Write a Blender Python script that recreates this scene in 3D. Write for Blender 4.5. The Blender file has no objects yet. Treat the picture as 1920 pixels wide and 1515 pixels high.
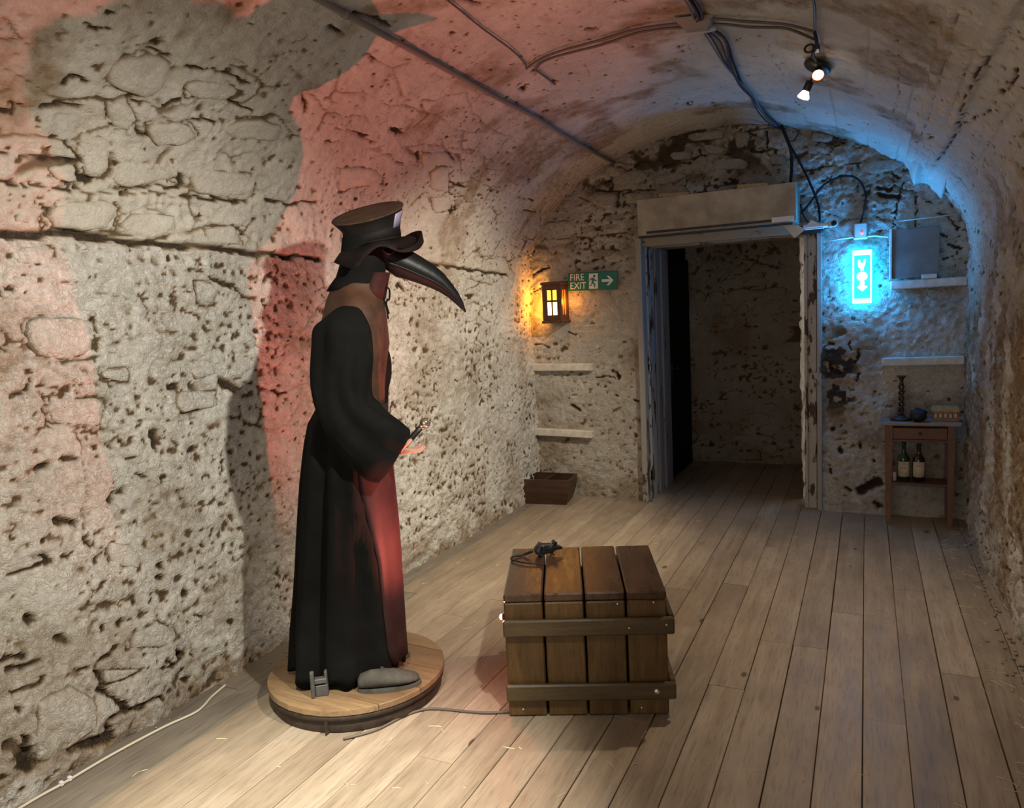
import bpy, bmesh, math, random
import numpy as np
from mathutils import Vector, Matrix

random.seed(7)
SC = bpy.context.scene
COL = SC.collection

# ------------------------------------------------------------------ camera, world, lights, exposure
cam_d = bpy.data.cameras.new('camera')
cam = bpy.data.objects.new('camera', cam_d)
COL.objects.link(cam)
cam_d.sensor_fit = 'HORIZONTAL'
cam_d.sensor_width = 36.0
cam_d.lens = 36.0 * 1400.0 / 1920.0
cam_d.clip_start = 0.02
R = ((0.90385, 0.00345, -0.42782), (0.42490, -0.12330, 0.89680), (-0.04966, -0.99236, -0.11292))
X = Vector((R[0][0], R[1][0], R[2][0])); Y = -Vector((R[0][1], R[1][1], R[2][1])); Z = -Vector((R[0][2], R[1][2], R[2][2]))
X.normalize(); Z = (Z - X * Z.dot(X)).normalized(); Y = Z.cross(X)
m = Matrix.Identity(4)
for i in range(3):
    m[i][0], m[i][1], m[i][2] = X[i], Y[i], Z[i]
m.translation = (0, 0, 1.55)
cam.matrix_world = m
SC.camera = cam

world = bpy.data.worlds.new('cellar_dim')
SC.world = world
world.use_nodes = True
bg = world.node_tree.nodes['Background']
bg.inputs[0].default_value = (1.0, 0.95, 0.87, 1)
bg.inputs[1].default_value = 1.25

def spot(name, loc, aim, power, col, angle, blend=0.5, radius=0.03):
    d = bpy.data.lights.new(name, 'SPOT')
    d.energy = power; d.color = col; d.spot_size = math.radians(angle); d.spot_blend = blend; d.shadow_soft_size = radius
    o = bpy.data.objects.new(name, d)
    o.location = loc
    o.rotation_euler = (Vector(aim) - Vector(loc)).to_track_quat('-Z', 'Y').to_euler()
    COL.objects.link(o)
    return o
def point(name, loc, power, col, radius=0.02):
    d = bpy.data.lights.new(name, 'POINT')
    d.energy = power; d.color = col; d.shadow_soft_size = radius
    o = bpy.data.objects.new(name, d); o.location = loc
    COL.objects.link(o)
    return o
WARM = (1.0, 0.80, 0.56)
spot('spot_right_vault', (-0.25, 1.58, 2.15), (-2.60, 2.05, 0.75), 215, (1.0, 0.94, 0.82), 92, 0.75)
spot('spot_crown_vault', (-0.85, 0.75, 2.80), (-1.50, 1.50, 0.0), 840, (1.0, 0.96, 0.84), 42, 0.9)
spot('spot_hanging_head', (-0.300, 4.115, 2.540), (-2.55, 4.50, 0.75), 270, (1.0, 0.86, 0.66), 80, 0.75)
spot('spot_rose_head', (-0.195, 3.99, 2.61), (-0.85, 3.75, 0.0), 115, WARM, 100, 0.95)
spot('red_lamp_beam', (-1.322, 2.527, 0.385), (-1.90, 2.60, 2.0), 96, (1.0, 0.19, 0.14), 134, 1.0, 0.008)
point('red_lamp_spill', (-1.318, 2.522, 0.383), 2.2, (1.0, 0.16, 0.11), 0.008)
point('lantern_glow_left', (-2.468, 5.85, 1.69), 1.3, (1.0, 0.40, 0.06), 0.02)
point('lantern_glow_right', (-2.222, 5.85, 1.67), 1.0, (1.0, 0.36, 0.05), 0.02)
point('exit_sign_glow', (-0.024, 5.77, 1.72), 6.5, (0.03, 0.35, 1.0), 0.05)
spot('exit_sign_upward_glow', (-0.024, 5.80, 1.80), (-0.05, 5.45, 2.7), 26, (0.03, 0.35, 1.0), 165, 1.0, 0.04)

SC.view_settings.view_transform = 'Standard'
SC.view_settings.look = 'None'
SC.view_settings.gamma = 1.0
SC.view_settings.use_curve_mapping = False
SC.view_settings.exposure = 0.0

# ------------------------------------------------------------------ helpers: objects
def link(name, me, mat=None, parent=None):
    o = bpy.data.objects.new(name, me)
    COL.objects.link(o)
    if mat is not None:
        for mm in (mat if isinstance(mat, (list, tuple)) else [mat]):
            me.materials.append(mm)
    if parent is not None:
        o.parent = parent
    return o
def tag(o, label=None, cat=None, group=None, kind=None):
    if label: o['label'] = label
    if cat: o['category'] = cat
    if group: o['group'] = group
    if kind: o['kind'] = kind
    return o
def thing(name, label, cat, loc=(0, 0, 0), rz=0.0, group=None):
    o = bpy.data.objects.new(name, None)
    o.empty_display_size = 0.05
    COL.objects.link(o)
    o.location = loc; o.rotation_euler = (0, 0, rz)
    return tag(o, label, cat, group)

class MB:
    """collects shapes, builds ONE mesh object"""
    def __init__(s): s.v = []; s.f = []; s.sm = []; s.mi = []; s.mat = 0
    def add(s, vs, fs, smooth=False, M=None):
        b = len(s.v)
        s.v += [tuple(M @ Vector(p)) if M is not None else tuple(p) for p in vs]
        for f in fs:
            s.f.append(tuple(b + i for i in f)); s.sm.append(smooth); s.mi.append(s.mat)
        return s
    def box(s, c, d, bev=0.0, M=None):
        x, y, z = d[0] / 2, d[1] / 2, d[2] / 2
        if bev <= 0:
            vs = [(c[0] + i * x, c[1] + j * y, c[2] + k * z) for i in (-1, 1) for j in (-1, 1) for k in (-1, 1)]
            fs = [(0, 1, 3, 2), (4, 6, 7, 5), (0, 4, 5, 1), (2, 3, 7, 6), (0, 2, 6, 4), (1, 5, 7, 3)]
            return s.add(vs, fs, False, M)
        b = min(bev, x * .95, y * .95, z * .95)
        bm = bmesh.new()
        pts = []
        for i in (-1, 1):
            for j in (-1, 1):
                for k in (-1, 1):
                    for a in range(3):
                        p = [i * (x - (0 if a == 0 else b)), j * (y - (0 if a == 1 else b)), k * (z - (0 if a == 2 else b))]
                        pts.append((c[0] + p[0], c[1] + p[1], c[2] + p[2]))
        bvs = [bm.verts.new(p) for p in pts]
        bmesh.ops.convex_hull(bm, input=bvs)
        bmesh.ops.dissolve_limit(bm, angle_limit=0.01, verts=bm.verts[:], edges=bm.edges[:])
        bm.verts.index_update()
        s.add([v.co[:] for v in bm.verts], [[v.index for v in f.verts] for f in bm.faces], False, M)
        bm.free()
        return s
    def lathe(s, prof, n=24, c=(0, 0, 0), M=None, smooth=True):
        vs, fs = [], []
        for r, z in prof:
            for i in range(n):
                a = 2 * math.pi * i / n
                vs.append((c[0] + r * math.cos(a), c[1] + r * math.sin(a), c[2] + z))
        for k in range(len(prof) - 1):
            for i in range(n):
                j = (i + 1) % n
                fs.append((k * n + i, k * n + j, (k + 1) * n + j, (k + 1) * n + i))
        fs.append(tuple(range(n - 1, -1, -1))); fs.append(tuple((len(prof) - 1) * n + i for i in range(n)))
        return s.add(vs, fs, smooth, M)
    def tube(s, pts, r, n=8, M=None, smooth=True):
        P = [Vector(p) for p in pts]
        rr = r if isinstance(r, (list, tuple)) else [r] * len(P)
        vs, fs = [], []
        up = Vector((0, 0, 1))
        prev = None
        for i, p in enumerate(P):
            t = (P[min(i + 1, len(P) - 1)] - P[max(i - 1, 0)])
            if t.length < 1e-9: t = Vector((0, 0, 1))
            t.normalize()
            if prev is None:
                prev = t.cross(up if abs(t.z) < .9 else Vector((1, 0, 0))).normalized()
            a = (prev - t * prev.dot(t))
            a = a.normalized() if a.length > 1e-6 else t.orthogonal().normalized()
            prev = a
            b = t.cross(a)
            for k in range(n):
                g = 2 * math.pi * k / n
                vs.append(p + (a * math.cos(g) + b * math.sin(g)) * rr[i])
        for i in range(len(P) - 1):
            for k in range(n):
                j = (k + 1) % n
                fs.append((i * n + k, i * n + j, (i + 1) * n + j, (i + 1) * n + k))
        fs.append(tuple(range(n - 1, -1, -1))); fs.append(tuple((len(P) - 1) * n + k for k in range(n)))
        return s.add(vs, fs, smooth, M)
    def loft(s, rings, cap0=True, cap1=True, closed=True, smooth=True, M=None):
        n = len(rings[0]); vs = [p for r in rings for p in r]; fs = []
        for i in range(len(rings) - 1):
            for k in range(n if closed else n - 1):
                j = (k + 1) % n
                fs.append((i * n + k, i * n + j, (i + 1) * n + j, (i + 1) * n + k))
        if cap0: fs.append(tuple(range(n - 1, -1, -1)))
        if cap1: fs.append(tuple((len(rings) - 1) * n + k for k in range(n)))
        return s.add(vs, fs, smooth, M)
    def prism(s, poly, z0, z1, M=None, smooth=False):
        n = len(poly)
        vs = [(x, y, z0) for x, y in poly] + [(x, y, z1) for x, y in poly]
        fs = [tuple(range(n - 1, -1, -1)), tuple(range(n, 2 * n))] + [(i, (i + 1) % n, n + (i + 1) % n, n + i) for i in range(n)]
        return s.add(vs, fs, smooth, M)
    def mesh(s, name):
        me = bpy.data.meshes.new(name)
        me.from_pydata(s.v, [], s.f)
        me.polygons.foreach_set('use_smooth', s.sm)
        if any(s.mi): me.polygons.foreach_set('material_index', s.mi)
        me.validate(); me.update()
        bm = bmesh.new(); bm.from_mesh(me)
        bmesh.ops.recalc_face_normals(bm, faces=bm.faces[:])
        bm.to_mesh(me); bm.free()
        return me
    def build(s, name, mat, parent=None, solid=0.0):
        o = link(name, s.mesh(name), mat, parent)
        if solid:
            md = o.modifiers.new('thickness', 'SOLIDIFY'); md.thickness = solid; md.offset = -1
        return o
def ell(c, ax, ay, n=24, phase=0.0, fold=None):
    c, ax, ay = Vector(c), Vector(ax), Vector(ay)
    out = []
    for i in range(n):
        a = 2 * math.pi * i / n + phase
        k = 1.0 if fold is None else fold(a)
        out.append(c + (ax * math.cos(a) + ay * math.sin(a)) * k)
    return out
def smooth_path(pts, sub=6):
    P = [Vector(p) for p in pts]; out = []
    for i in range(len(P) - 1):
        p0, p1, p2, p3 = P[max(i - 1, 0)], P[i], P[i + 1], P[min(i + 2, len(P) - 1)]
        for k in range(sub):
            t = k / sub
            out.append(0.5 * ((2 * p1) + (p2 - p0) * t + (2 * p0 - 5 * p1 + 4 * p2 - p3) * t * t + (3 * p1 - p0 - 3 * p2 + p3) * t ** 3))
    out.append(P[-1])
    return out
def skin(name, verts, edges, radii, mat, parent=None, sub=2, root=0):
    me = bpy.data.meshes.new(name)
    me.from_pydata(verts, edges, [])
    o = bpy.data.objects.new(name, me); COL.objects.link(o)
    md = o.modifiers.new('skin', 'SKIN'); md.use_smooth_shade = True
    for i, r in enumerate(radii):
        sv = me.skin_vertices[0].data[i]
        sv.radius = (r, r) if not isinstance(r, (tuple, list)) else r
        sv.use_root = (i == root)
    sb = o.modifiers.new('sub', 'SUBSURF'); sb.levels = sub; sb.render_levels = sub
    dg = bpy.context.evaluated_depsgraph_get()
    nm = bpy.data.meshes.new_from_object(o.evaluated_get(dg))
    bpy.data.objects.remove(o)
    nm.polygons.foreach_set('use_smooth', [True] * len(nm.polygons))
    return link(name, nm, mat, parent)
_fc = [None]
def text_mesh(name, body, size, mat, parent, M, depth=0.001, align='LEFT', sx=1.0):
    cu = bpy.data.curves.new(name, 'FONT'); cu.body = body; cu.size = size; cu.extrude = depth; cu.align_x = align
    o = bpy.data.objects.new(name, cu); COL.objects.link(o)
    dg = bpy.context.evaluated_depsgraph_get()
    me = bpy.data.meshes.new_from_object(o.evaluated_get(dg))
    bpy.data.objects.remove(o)
    me.transform(M @ Matrix.Diagonal((sx, 1, 1, 1)))
    return link(name, me, mat, parent)

# ------------------------------------------------------------------ helpers: noise on arrays
def _h(ix, iy, seed):
    a = (ix.astype(np.int64) * 374761393 + iy.astype(np.int64) * 668265263 + seed * 1442695041) & 0xFFFFFFFF
    a = ((a ^ (a >> 13)) * 1274126177) & 0xFFFFFFFF
    a = ((a ^ (a >> 16)) * 2246822519) & 0xFFFFFFFF
    return ((a ^ (a >> 15)) & 0xFFFFFF) / 16777215.0
def vn(x, y, seed=0):
    x = np.asarray(x, float); y = np.asarray(y, float)
    ix, iy = np.floor(x), np.floor(y); fx, fy = x - ix, y - iy
    fx = fx * fx * fx * (fx * (fx * 6 - 15) + 10); fy = fy * fy * fy * (fy * (fy * 6 - 15) + 10)
    a, b, c, d = _h(ix, iy, seed), _h(ix + 1, iy, seed), _h(ix, iy + 1, seed), _h(ix + 1, iy + 1, seed)
    return (a * (1 - fx) + b * fx) * (1 - fy) + (c * (1 - fx) + d * fx) * fy
def fbm(x, y, seed=0, o=3):
    t, a, n = 0, 1.0, 0
    for i in range(o):
        t = t + a * vn(x * 2 ** i + 17.3 * i, y * 2 ** i - 9.1 * i, seed + i); n += a; a *= .5
    return t / n
def worley(x, y, seed=0):
    ix, iy = np.floor(x), np.floor(y)
    f1 = np.full(x.shape, 9.); f2 = f1.copy(); rid = np.zeros(x.shape)
    for di in (-1, 0, 1):
        for dj in (-1, 0, 1):
            cx, cy = ix + di, iy + dj
            d = np.hypot(cx + _h(cx, cy, seed) - x, cy + _h(cx, cy, seed + 5) - y)
            r = _h(cx, cy, seed + 11)
            nearer = d < f1
            f2 = np.where(nearer, f1, np.minimum(f2, d))
            rid = np.where(nearer, r, rid); f1 = np.where(nearer, d, f1)
    return f1, f2, rid
def blur(a, r):
    for ax in (0, 1):
        q_ = np.pad(a, [(r + 1, r) if i == ax else (0, 0) for i in (0, 1)], 'edge')
        c_ = np.cumsum(q_, ax); n_ = 2 * r + 1
        a = (np.take(c_, range(n_, c_.shape[ax]), ax) - np.take(c_, range(0, c_.shape[ax] - n_), ax)) / n_
    return a
def sst(a, b, x):
    t = np.clip((x - a) / (b - a), 0, 1); return t * t * (3 - 2 * t)
def seg_d(px_, py_, a, b):
    dx, dy = b[0] - a[0], b[1] - a[1]; L = dx * dx + dy * dy + 1e-12
    t = np.clip(((px_ - a[0]) * dx + (py_ - a[1]) * dy) / L, 0, 1)
    return np.hypot(px_ - a[0] - t * dx, py_ - a[1] - t * dy)
def low(u, v):
    return .022 * (fbm(u / .8 + 3.1, v / 1.0 + 7.7, 3, 2) * 2 - 1)
def relief(U, V, u1, v1, rough, cracks, stones, seed, pits=1.0, joints=1.0):
    """height (towards the room, m) and dirt for a grid of (up, along) metres"""
    wu = U + .05 * (fbm(U / .12, V / .12, seed + 40, 2) - .5); wv = V + .05 * (fbm(U / .12, V / .12, seed + 60, 2) - .5)
    h = low(U, V)
    h += rough * .017 * (fbm(U / .13, V / .18, seed + 1, 3) * 2 - 1)
    rd = 1 - np.abs(2 * fbm(wu / .055, wv / .075, seed + 2, 2) - 1)
    h += rough * .017 * (rd - .7)
    h += rough * .009 * (fbm(U / .022, V / .026, seed + 4, 2) * 2 - 1)
    dirt_and_dark = np.zeros(U.shape)
    # pits of two sizes, ragged
    wob = (fbm(U / .02, V / .03, seed + 95, 2) - .5)
    wob2 = (fbm(U / .06, V / .07, seed + 96, 2) - .5)
    for cu, cv, lo, hi, base_, amp, dep, sd in ((.028, .040, .10, .36, .20, .55, .007, 70), (.066, .11, .08, .27, .03, .17, .013, 76)):
        f1, f2, rid = worley(wu / cu + sd, wv / cv, seed + sd)
        dens = (sst(.42, .64, fbm(U / .30, V / .40, seed + sd + 1, 2)) * amp + base_) * pits
        r = lo + (hi - lo) * (rid * 91 % 1) + .55 * wob
        p = sst(0, .16, r - f1) * (rid < dens)
        h -= p * dep; dirt_and_dark = np.maximum(dirt_and_dark, p * (.15 + .85 * (rid * 37 % 1)))
    f1, f2, rid = worley(wu / .09 + 5, wv / .26, seed + 80)
    r = .10 + .16 * (rid * 53 % 1) + .9 * wob
    p = sst(0, .07, r - f1) * (rid < .028 * pits)
    h -= p * .02; dirt_and_dark = np.maximum(dirt_and_dark, p)
    # buried stone joints
    f1, f2, rid = worley(wu / .17, wv / .40 + .5 * (np.floor(wu / .17) % 2), seed + 90)
    mk = sst(.50, .62, fbm(U / .3, V / .5, seed + 91, 2)) * joints
    j = sst(.075, .02, f2 - f1) * mk
    h -= j * .012; dirt_and_dark = np.maximum(dirt_and_dark, j * .65)
    h += rough * .006 * (rid - .5) * mk
    def carve(pts, w, depth, mask=None, loop=False, dk=.95):
        nonlocal h, dirt_and_dark
        mg = w + .05
        a0, a1 = np.searchsorted(u1, [min(q[0] for q in pts) - mg, max(q[0] for q in pts) + mg])
        b0, b1 = np.searchsorted(v1, [min(q[1] for q in pts) - mg, max(q[1] for q in pts) + mg])
        if a1 <= a0 or b1 <= b0: return
        sl = (slice(a0, a1), slice(b0, b1))
        pu = U[sl] + .03 * wob2[sl]; pv = V[sl] + .03 * wob[sl]
        d = np.full(pu.shape, 9.)
        for q0, q1 in zip(pts, pts[1:] + ([pts[0]] if loop else [])):
            d = np.minimum(d, seg_d(pu, pv, q0, q1))
        ww = w * ((.8 + .5 * np.clip(wob2[sl] + .45, 0, 1)) if w < .0055 else (.55 + 1.3 * np.clip(wob2[sl] + .45, 0, 1)))
        dk = dk * (.55 if w < .0055 else 1)
        k = sst(ww, ww * .35, d)
        if mask is not None: k = k * mask[sl]
        h[sl] -= k * depth
        dirt_and_dark[sl] = np.maximum(dirt_and_dark[sl], k * dk * (.45 + 1.1 * np.clip(wob2[sl] + .5, 0, 1)).clip(0, 1))
    for w, pts in cracks:
        pts = [tuple(q) for q in pts]
        carve(pts, max(.0035, w * .0058), min(.028, .004 + .010 * w))
    sm = sst(.44, .60, fbm(U / .10, V / .12, seed + 97, 2))
    for st in stones:
        carve([tuple(q) for q in st], .0075, .011, sm, True, .7)
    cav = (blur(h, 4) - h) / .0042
    dirt_and_dark = np.maximum(dirt_and_dark, np.clip(cav - .45, 0, 1) * .75 * sst(.35, .6, fbm(U / .25, V / .3, seed + 98, 2)) * np.clip(rough * 1.2, 0, 1))  # creases browned by how far they lie below the blurred height
    return h, dirt_and_dark
def grid_mesh(name, Px, Py, Pz, attrs, mat, hole=None):
    nu, nv = Px.shape
    me = bpy.data.meshes.new(name)
    co = np.stack([Px, Py, Pz], -1).reshape(-1, 3).astype(np.float32)
    idx = np.arange(nu * nv).reshape(nu, nv)
    q = np.stack([idx[:-1, :-1], idx[:-1, 1:], idx[1:, 1:], idx[1:, :-1]], -1).reshape(-1, 4)
    if hole is not None: q = q[~hole.reshape(-1)]
    me.vertices.add(len(co)); me.vertices.foreach_set('co', co.reshape(-1))
    me.loops.add(q.size); me.loops.foreach_set('vertex_index', q.reshape(-1).astype(np.int32))
    me.polygons.add(len(q)); me.polygons.foreach_set('loop_start', np.arange(0, q.size, 4, dtype=np.int32))
    me.polygons.foreach_set('use_smooth', np.ones(len(q), bool))
    for k, a in attrs.items():
        at = me.attributes.new(k, 'FLOAT', 'POINT'); at.data.foreach_set('value', a.reshape(-1).astype(np.float32))
    me.update(calc_edges=True)
    return me

# ------------------------------------------------------------------ materials
def mat(name):
    m_ = bpy.data.materials.new(name); m_.use_nodes = True
    nt = m_.node_tree; return m_, nt, nt.nodes['Principled BSDF']
def N(nt, typ, **kw):
    n = nt.nodes.new(typ)
    for k, v in kw.items():
        if k.startswith('i_'): n.inputs[int(k[2:])].default_value = v
        else: setattr(n, k, v)
    return n
def ramp(nt, stops, fac):
    r = nt.nodes.new('ShaderNodeValToRGB')
    e = r.color_ramp.elements
    while len(e) < len(stops): e.new(0.5)
    for el, (p, c) in zip(e, stops): el.position = p; el.color = (*c, 1) if len(c) == 3 else c
    nt.links.new(fac, r.inputs[0]); return r
def noise(nt, vec, scale, detail=3.0, rough=.55):
    n = nt.nodes.new('ShaderNodeTexNoise'); n.inputs['Scale'].default_value = scale; n.inputs['Detail'].default_value = detail; n.inputs['Roughness'].default_value = rough
    if vec is not None: nt.links.new(vec, n.inputs['Vector'])
    return n
def mixc(nt, fac, a, b, typ='MIX'):
    n = nt.nodes.new('ShaderNodeMix'); n.data_type = 'RGBA'; n.blend_type = typ
    for s, v in ((0, fac), (6, a), (7, b)):
        if hasattr(v, 'links') or hasattr(v, 'is_linked'): nt.links.new(v, n.inputs[s])
        else: n.inputs[s].default_value = v if s == 0 else (*v, 1)
    return n.outputs[2]
def mth(nt, op, a, b=None, clamp=False):
    n = nt.nodes.new('ShaderNodeMath'); n.operation = op; n.use_clamp = clamp
    for i, v in enumerate((a, b)):
        if v is None: continue
        if isinstance(v, (int, float)): n.inputs[i].default_value = v
        else: nt.links.new(v, n.inputs[i])
    return n.outputs[0]
def simple(name, col, rough=.6, metal=0.0, spec=.5, emit=None, es=0.0, var=0.0, vs=30.0, bump=0.0, bs=200.0, coat=0.0):
    m_, nt, b = mat(name)
    b.inputs['Base Color'].default_value = (*col, 1); b.inputs['Roughness'].default_value = rough; b.inputs['Metallic'].default_value = metal
    b.inputs['Specular IOR Level'].default_value = spec
    b.inputs['Coat Weight'].default_value = coat; b.inputs['Coat Roughness'].default_value = .15
    tc = N(nt, 'ShaderNodeTexCoord')
    if var:
        n = noise(nt, tc.outputs['Object'], vs, 4)
        c0 = tuple(max(0, c * (1 - var)) for c in col); c1 = tuple(min(1, c * (1 + var)) for c in col)
        r = ramp(nt, [(.3, c0), (.7, c1)], n.outputs['Fac']); nt.links.new(r.outputs[0], b.inputs['Base Color'])
    if bump:
        n2 = noise(nt, tc.outputs['Object'], bs, 3); bu = N(nt, 'ShaderNodeBump'); bu.inputs['Strength'].default_value = bump; bu.inputs['Distance'].default_value = .004
        nt.links.new(n2.outputs['Fac'], bu.inputs['Height']); nt.links.new(bu.outputs[0], b.inputs['Normal'])
    if emit:
        b.inputs['Emission Color'].default_value = (*emit, 1); b.inputs['Emission Strength'].default_value = es
    return m_
def lime(name, c0, c1, speck=1.0, bump=.5):
    m_, nt, b = mat(name)
    geo = N(nt, 'ShaderNodeNewGeometry'); pos = geo.outputs['Position']
    n1 = noise(nt, pos, 2.2, 5); n2 = noise(nt, pos, 17, 5, .65); n3 = noise(nt, pos, 70, 4, .7); n4 = noise(nt, pos, 7.5, 4, .6)
    base = ramp(nt, [(.30, c0), (.70, c1)], n1.outputs['Fac']).outputs[0]
    base = mixc(nt, mth(nt, 'MULTIPLY', ramp(nt, [(.50, (0, 0, 0)), (.74, (1, 1, 1))], n2.outputs['Fac']).outputs[0], .42), base, (.36, .315, .245))
    sp = mth(nt, 'MULTIPLY', ramp(nt, [(.60, (0, 0, 0)), (.72, (1, 1, 1))], n3.outputs['Fac']).outputs[0], ramp(nt, [(.46, (0, 0, 0)), (.62, (1, 1, 1))], n4.outputs['Fac']).outputs[0])
    base = mixc(nt, mth(nt, 'MULTIPLY', sp, .85 * speck), base, (.11, .085, .055))
    at2 = N(nt, 'ShaderNodeAttribute', attribute_name='stain')
    base = mixc(nt, mth(nt, 'MULTIPLY', at2.outputs['Fac'], mth(nt, 'ADD', mth(nt, 'MULTIPLY', n4.outputs['Fac'], 1.0), mth(nt, 'SUBTRACT', mth(nt, 'MULTIPLY', n2.outputs['Fac'], 2.0), .65)), True), base, (.24, .155, .075))
    at = N(nt, 'ShaderNodeAttribute', attribute_name='dirt_and_dark')
    dcol = ramp(nt, [(.0, (.5, .42, .30)), (.45, (.24, .17, .095)), (.85, (.05, .036, .024))], at.outputs['Fac']).outputs[0]
    base = mixc(nt, mth(nt, 'MULTIPLY', at.outputs['Fac'], 1.7, True), base, dcol)
    b.inputs['Roughness'].default_value = .85; b.inputs['Specular IOR Level'].default_value = .2
    bu = N(nt, 'ShaderNodeBump'); bu.inputs['Strength'].default_value = min(1, bump * 1.7); bu.inputs['Distance'].default_value = .022
    n5 = noise(nt, pos, 34, 4, .62); n5.inputs['Distortion'].default_value = 1.2
    rid = mth(nt, 'ABSOLUTE', mth(nt, 'SUBTRACT', n5.outputs['Fac'], .5))
    hsum = mth(nt, 'ADD', mth(nt, 'ADD', n2.outputs['Fac'], mth(nt, 'MULTIPLY', n3.outputs['Fac'], .40)), mth(nt, 'MULTIPLY', rid, -1.5))
    cre = ramp(nt, [(.0, (1, 1, 1)), (.045, (0, 0, 0))], rid).outputs[0]
    base = mixc(nt, mth(nt, 'MULTIPLY', mth(nt, 'MULTIPLY', cre, ramp(nt, [(.42, (0, 0, 0)), (.60, (1, 1, 1))], n4.outputs['Fac']).outputs[0]), .6 * speck), base, (.22, .17, .11))
    nt.links.new(base, b.inputs['Base Color'])
    nt.links.new(hsum, bu.inputs['Height']); nt.links.new(bu.outputs[0], b.inputs['Normal'])
    return m_
def wood(name, stops, axis='Y', scale=6.0, stretch=9.0, rough=.5, knots=0.0, bump=.15, spec=.5, rvar=.35, coat=0.0, gsc=1.0):
    m_, nt, b = mat(name)
    tc = N(nt, 'ShaderNodeTexCoord'); oi = N(nt, 'ShaderNodeObjectInfo')
    ad = N(nt, 'ShaderNodeVectorMath', operation='ADD'); cb = N(nt, 'ShaderNodeCombineXYZ')
    for i in range(3): nt.links.new(mth(nt, 'MULTIPLY', oi.outputs['Random'], (13.7, 29.1, 7.3)[i]), cb.inputs[i])
    nt.links.new(tc.outputs['Object'], ad.inputs[0]); nt.links.new(cb.outputs[0], ad.inputs[1])
    mp = N(nt, 'ShaderNodeMapping'); nt.links.new(ad.outputs[0], mp.inputs['Vector'])
    s = [1.0, 1.0, 1.0]; s['XYZ'.index(axis)] = 1.0 / stretch; mp.inputs['Scale'].default_value = s
    n1 = noise(nt, mp.outputs[0], scale * 4, 5, .6); n1.inputs['Distortion'].default_value = .6
    n2 = noise(nt, ad.outputs[0], 3.2, 4); n3 = noise(nt, mp.outputs[0], scale * 22 * gsc, 3, .6)
    f = mth(nt, 'ADD', mth(nt, 'MULTIPLY', n1.outputs['Fac'], .55), mth(nt, 'MULTIPLY', n2.outputs['Fac'], .45))
    f = mth(nt, 'ADD', f, mth(nt, 'MULTIPLY', mth(nt, 'SUBTRACT', oi.outputs['Random'], .5), rvar * .5))
    base = ramp(nt, stops, f).outputs[0]
    base = mixc(nt, mth(nt, 'MULTIPLY', ramp(nt, [(.5, (0, 0, 0)), (.68, (1, 1, 1))], n3.outputs['Fac']).outputs[0], .35), base, tuple(c * .45 for c in stops[0][1]))
    if knots:
        mp2 = N(nt, 'ShaderNodeMapping'); nt.links.new(ad.outputs[0], mp2.inputs['Vector'])
        s2 = [7.0, 7.0, 7.0]; s2['XYZ'.index(axis)] = 3.6; mp2.inputs['Scale'].default_value = s2
        vo = N(nt, 'ShaderNodeTexVoronoi'); nt.links.new(mp2.outputs[0], vo.inputs['Vector']); vo.inputs['Scale'].default_value = 1.0
        sepc = N(nt, 'ShaderNodeSeparateColor'); nt.links.new(vo.outputs['Color'], sepc.inputs[0])
        rad = mth(nt, 'MULTIPLY', mth(nt, 'SUBTRACT', sepc.outputs[0], .45), .26)
        k = mth(nt, 'MULTIPLY', mth(nt, 'SUBTRACT', rad, vo.outputs['Distance']), 40, True)
        base = mixc(nt, mth(nt, 'MULTIPLY', k, knots), base, (.07, .04, .022))
    nt.links.new(base, b.inputs['Base Color'])
    rr = ramp(nt, [(.3, (rough - .1,) * 3), (.7, (min(1, rough + .15),) * 3)], n1.outputs['Fac']); nt.links.new(rr.outputs[0], b.inputs['Roughness'])
    b.inputs['Specular IOR Level'].default_value = spec; b.inputs['Coat Weight'].default_value = coat; b.inputs['Coat Roughness'].default_value = .25
    bu = N(nt, 'ShaderNodeBump'); bu.inputs['Strength'].default_value = bump; bu.inputs['Distance'].default_value = .003
    nt.links.new(mth(nt, 'ADD', n1.outputs['Fac'], n3.outputs['Fac']), bu.inputs['Height']); nt.links.new(bu.outputs[0], b.inputs['Normal'])
    return m_
def peeling(name, paint, under, thr=.5, sc=14.0, stretch=3.0):
    m_, nt, b = mat(name)
    geo = N(nt, 'ShaderNodeNewGeometry'); mp = N(nt, 'ShaderNodeMapping'); mp.inputs['Scale'].default_value = (1, 1, 1 / stretch)
    nt.links.new(geo.outputs['Position'], mp.inputs['Vector'])
    n1 = noise(nt, mp.outputs[0], sc, 5, .65); n2 = noise(nt, mp.outputs[0], 60, 3)
    k = ramp(nt, [(thr, (0, 0, 0)), (thr + .035, (1, 1, 1))], n1.outputs['Fac']).outputs[0]
    pc = mixc(nt, n2.outputs['Fac'], tuple(c * .75 for c in paint), paint)
    nt.links.new(mixc(nt, k, pc, under), b.inputs['Base Color']); b.inputs['Roughness'].default_value = .6
    bu = N(nt, 'ShaderNodeBump'); bu.inputs['Strength'].default_value = .5; bu.inputs['Distance'].default_value = .004; bu.invert = True
    nt.links.new(k, bu.inputs['Height']); nt.links.new(bu.outputs[0], b.inputs['Normal'])
    return m_
M = {}
M['lime'] = lime('limewash_plaster', (.55, .535, .475), (.75, .735, .675))
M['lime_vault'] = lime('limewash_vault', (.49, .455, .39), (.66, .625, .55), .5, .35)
M['lime_end'] = lime('limewash_end_wall', (.54, .515, .455), (.72, .695, .63), .7, .6)
M['lime_old'] = lime('limewash_grimy', (.33, .29, .23), (.52, .48, .41), 1.0, .6)
M['lime_dark'] = lime('limewash_passage', (.34, .30, .25), (.46, .42, .36), .8, .5)
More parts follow.
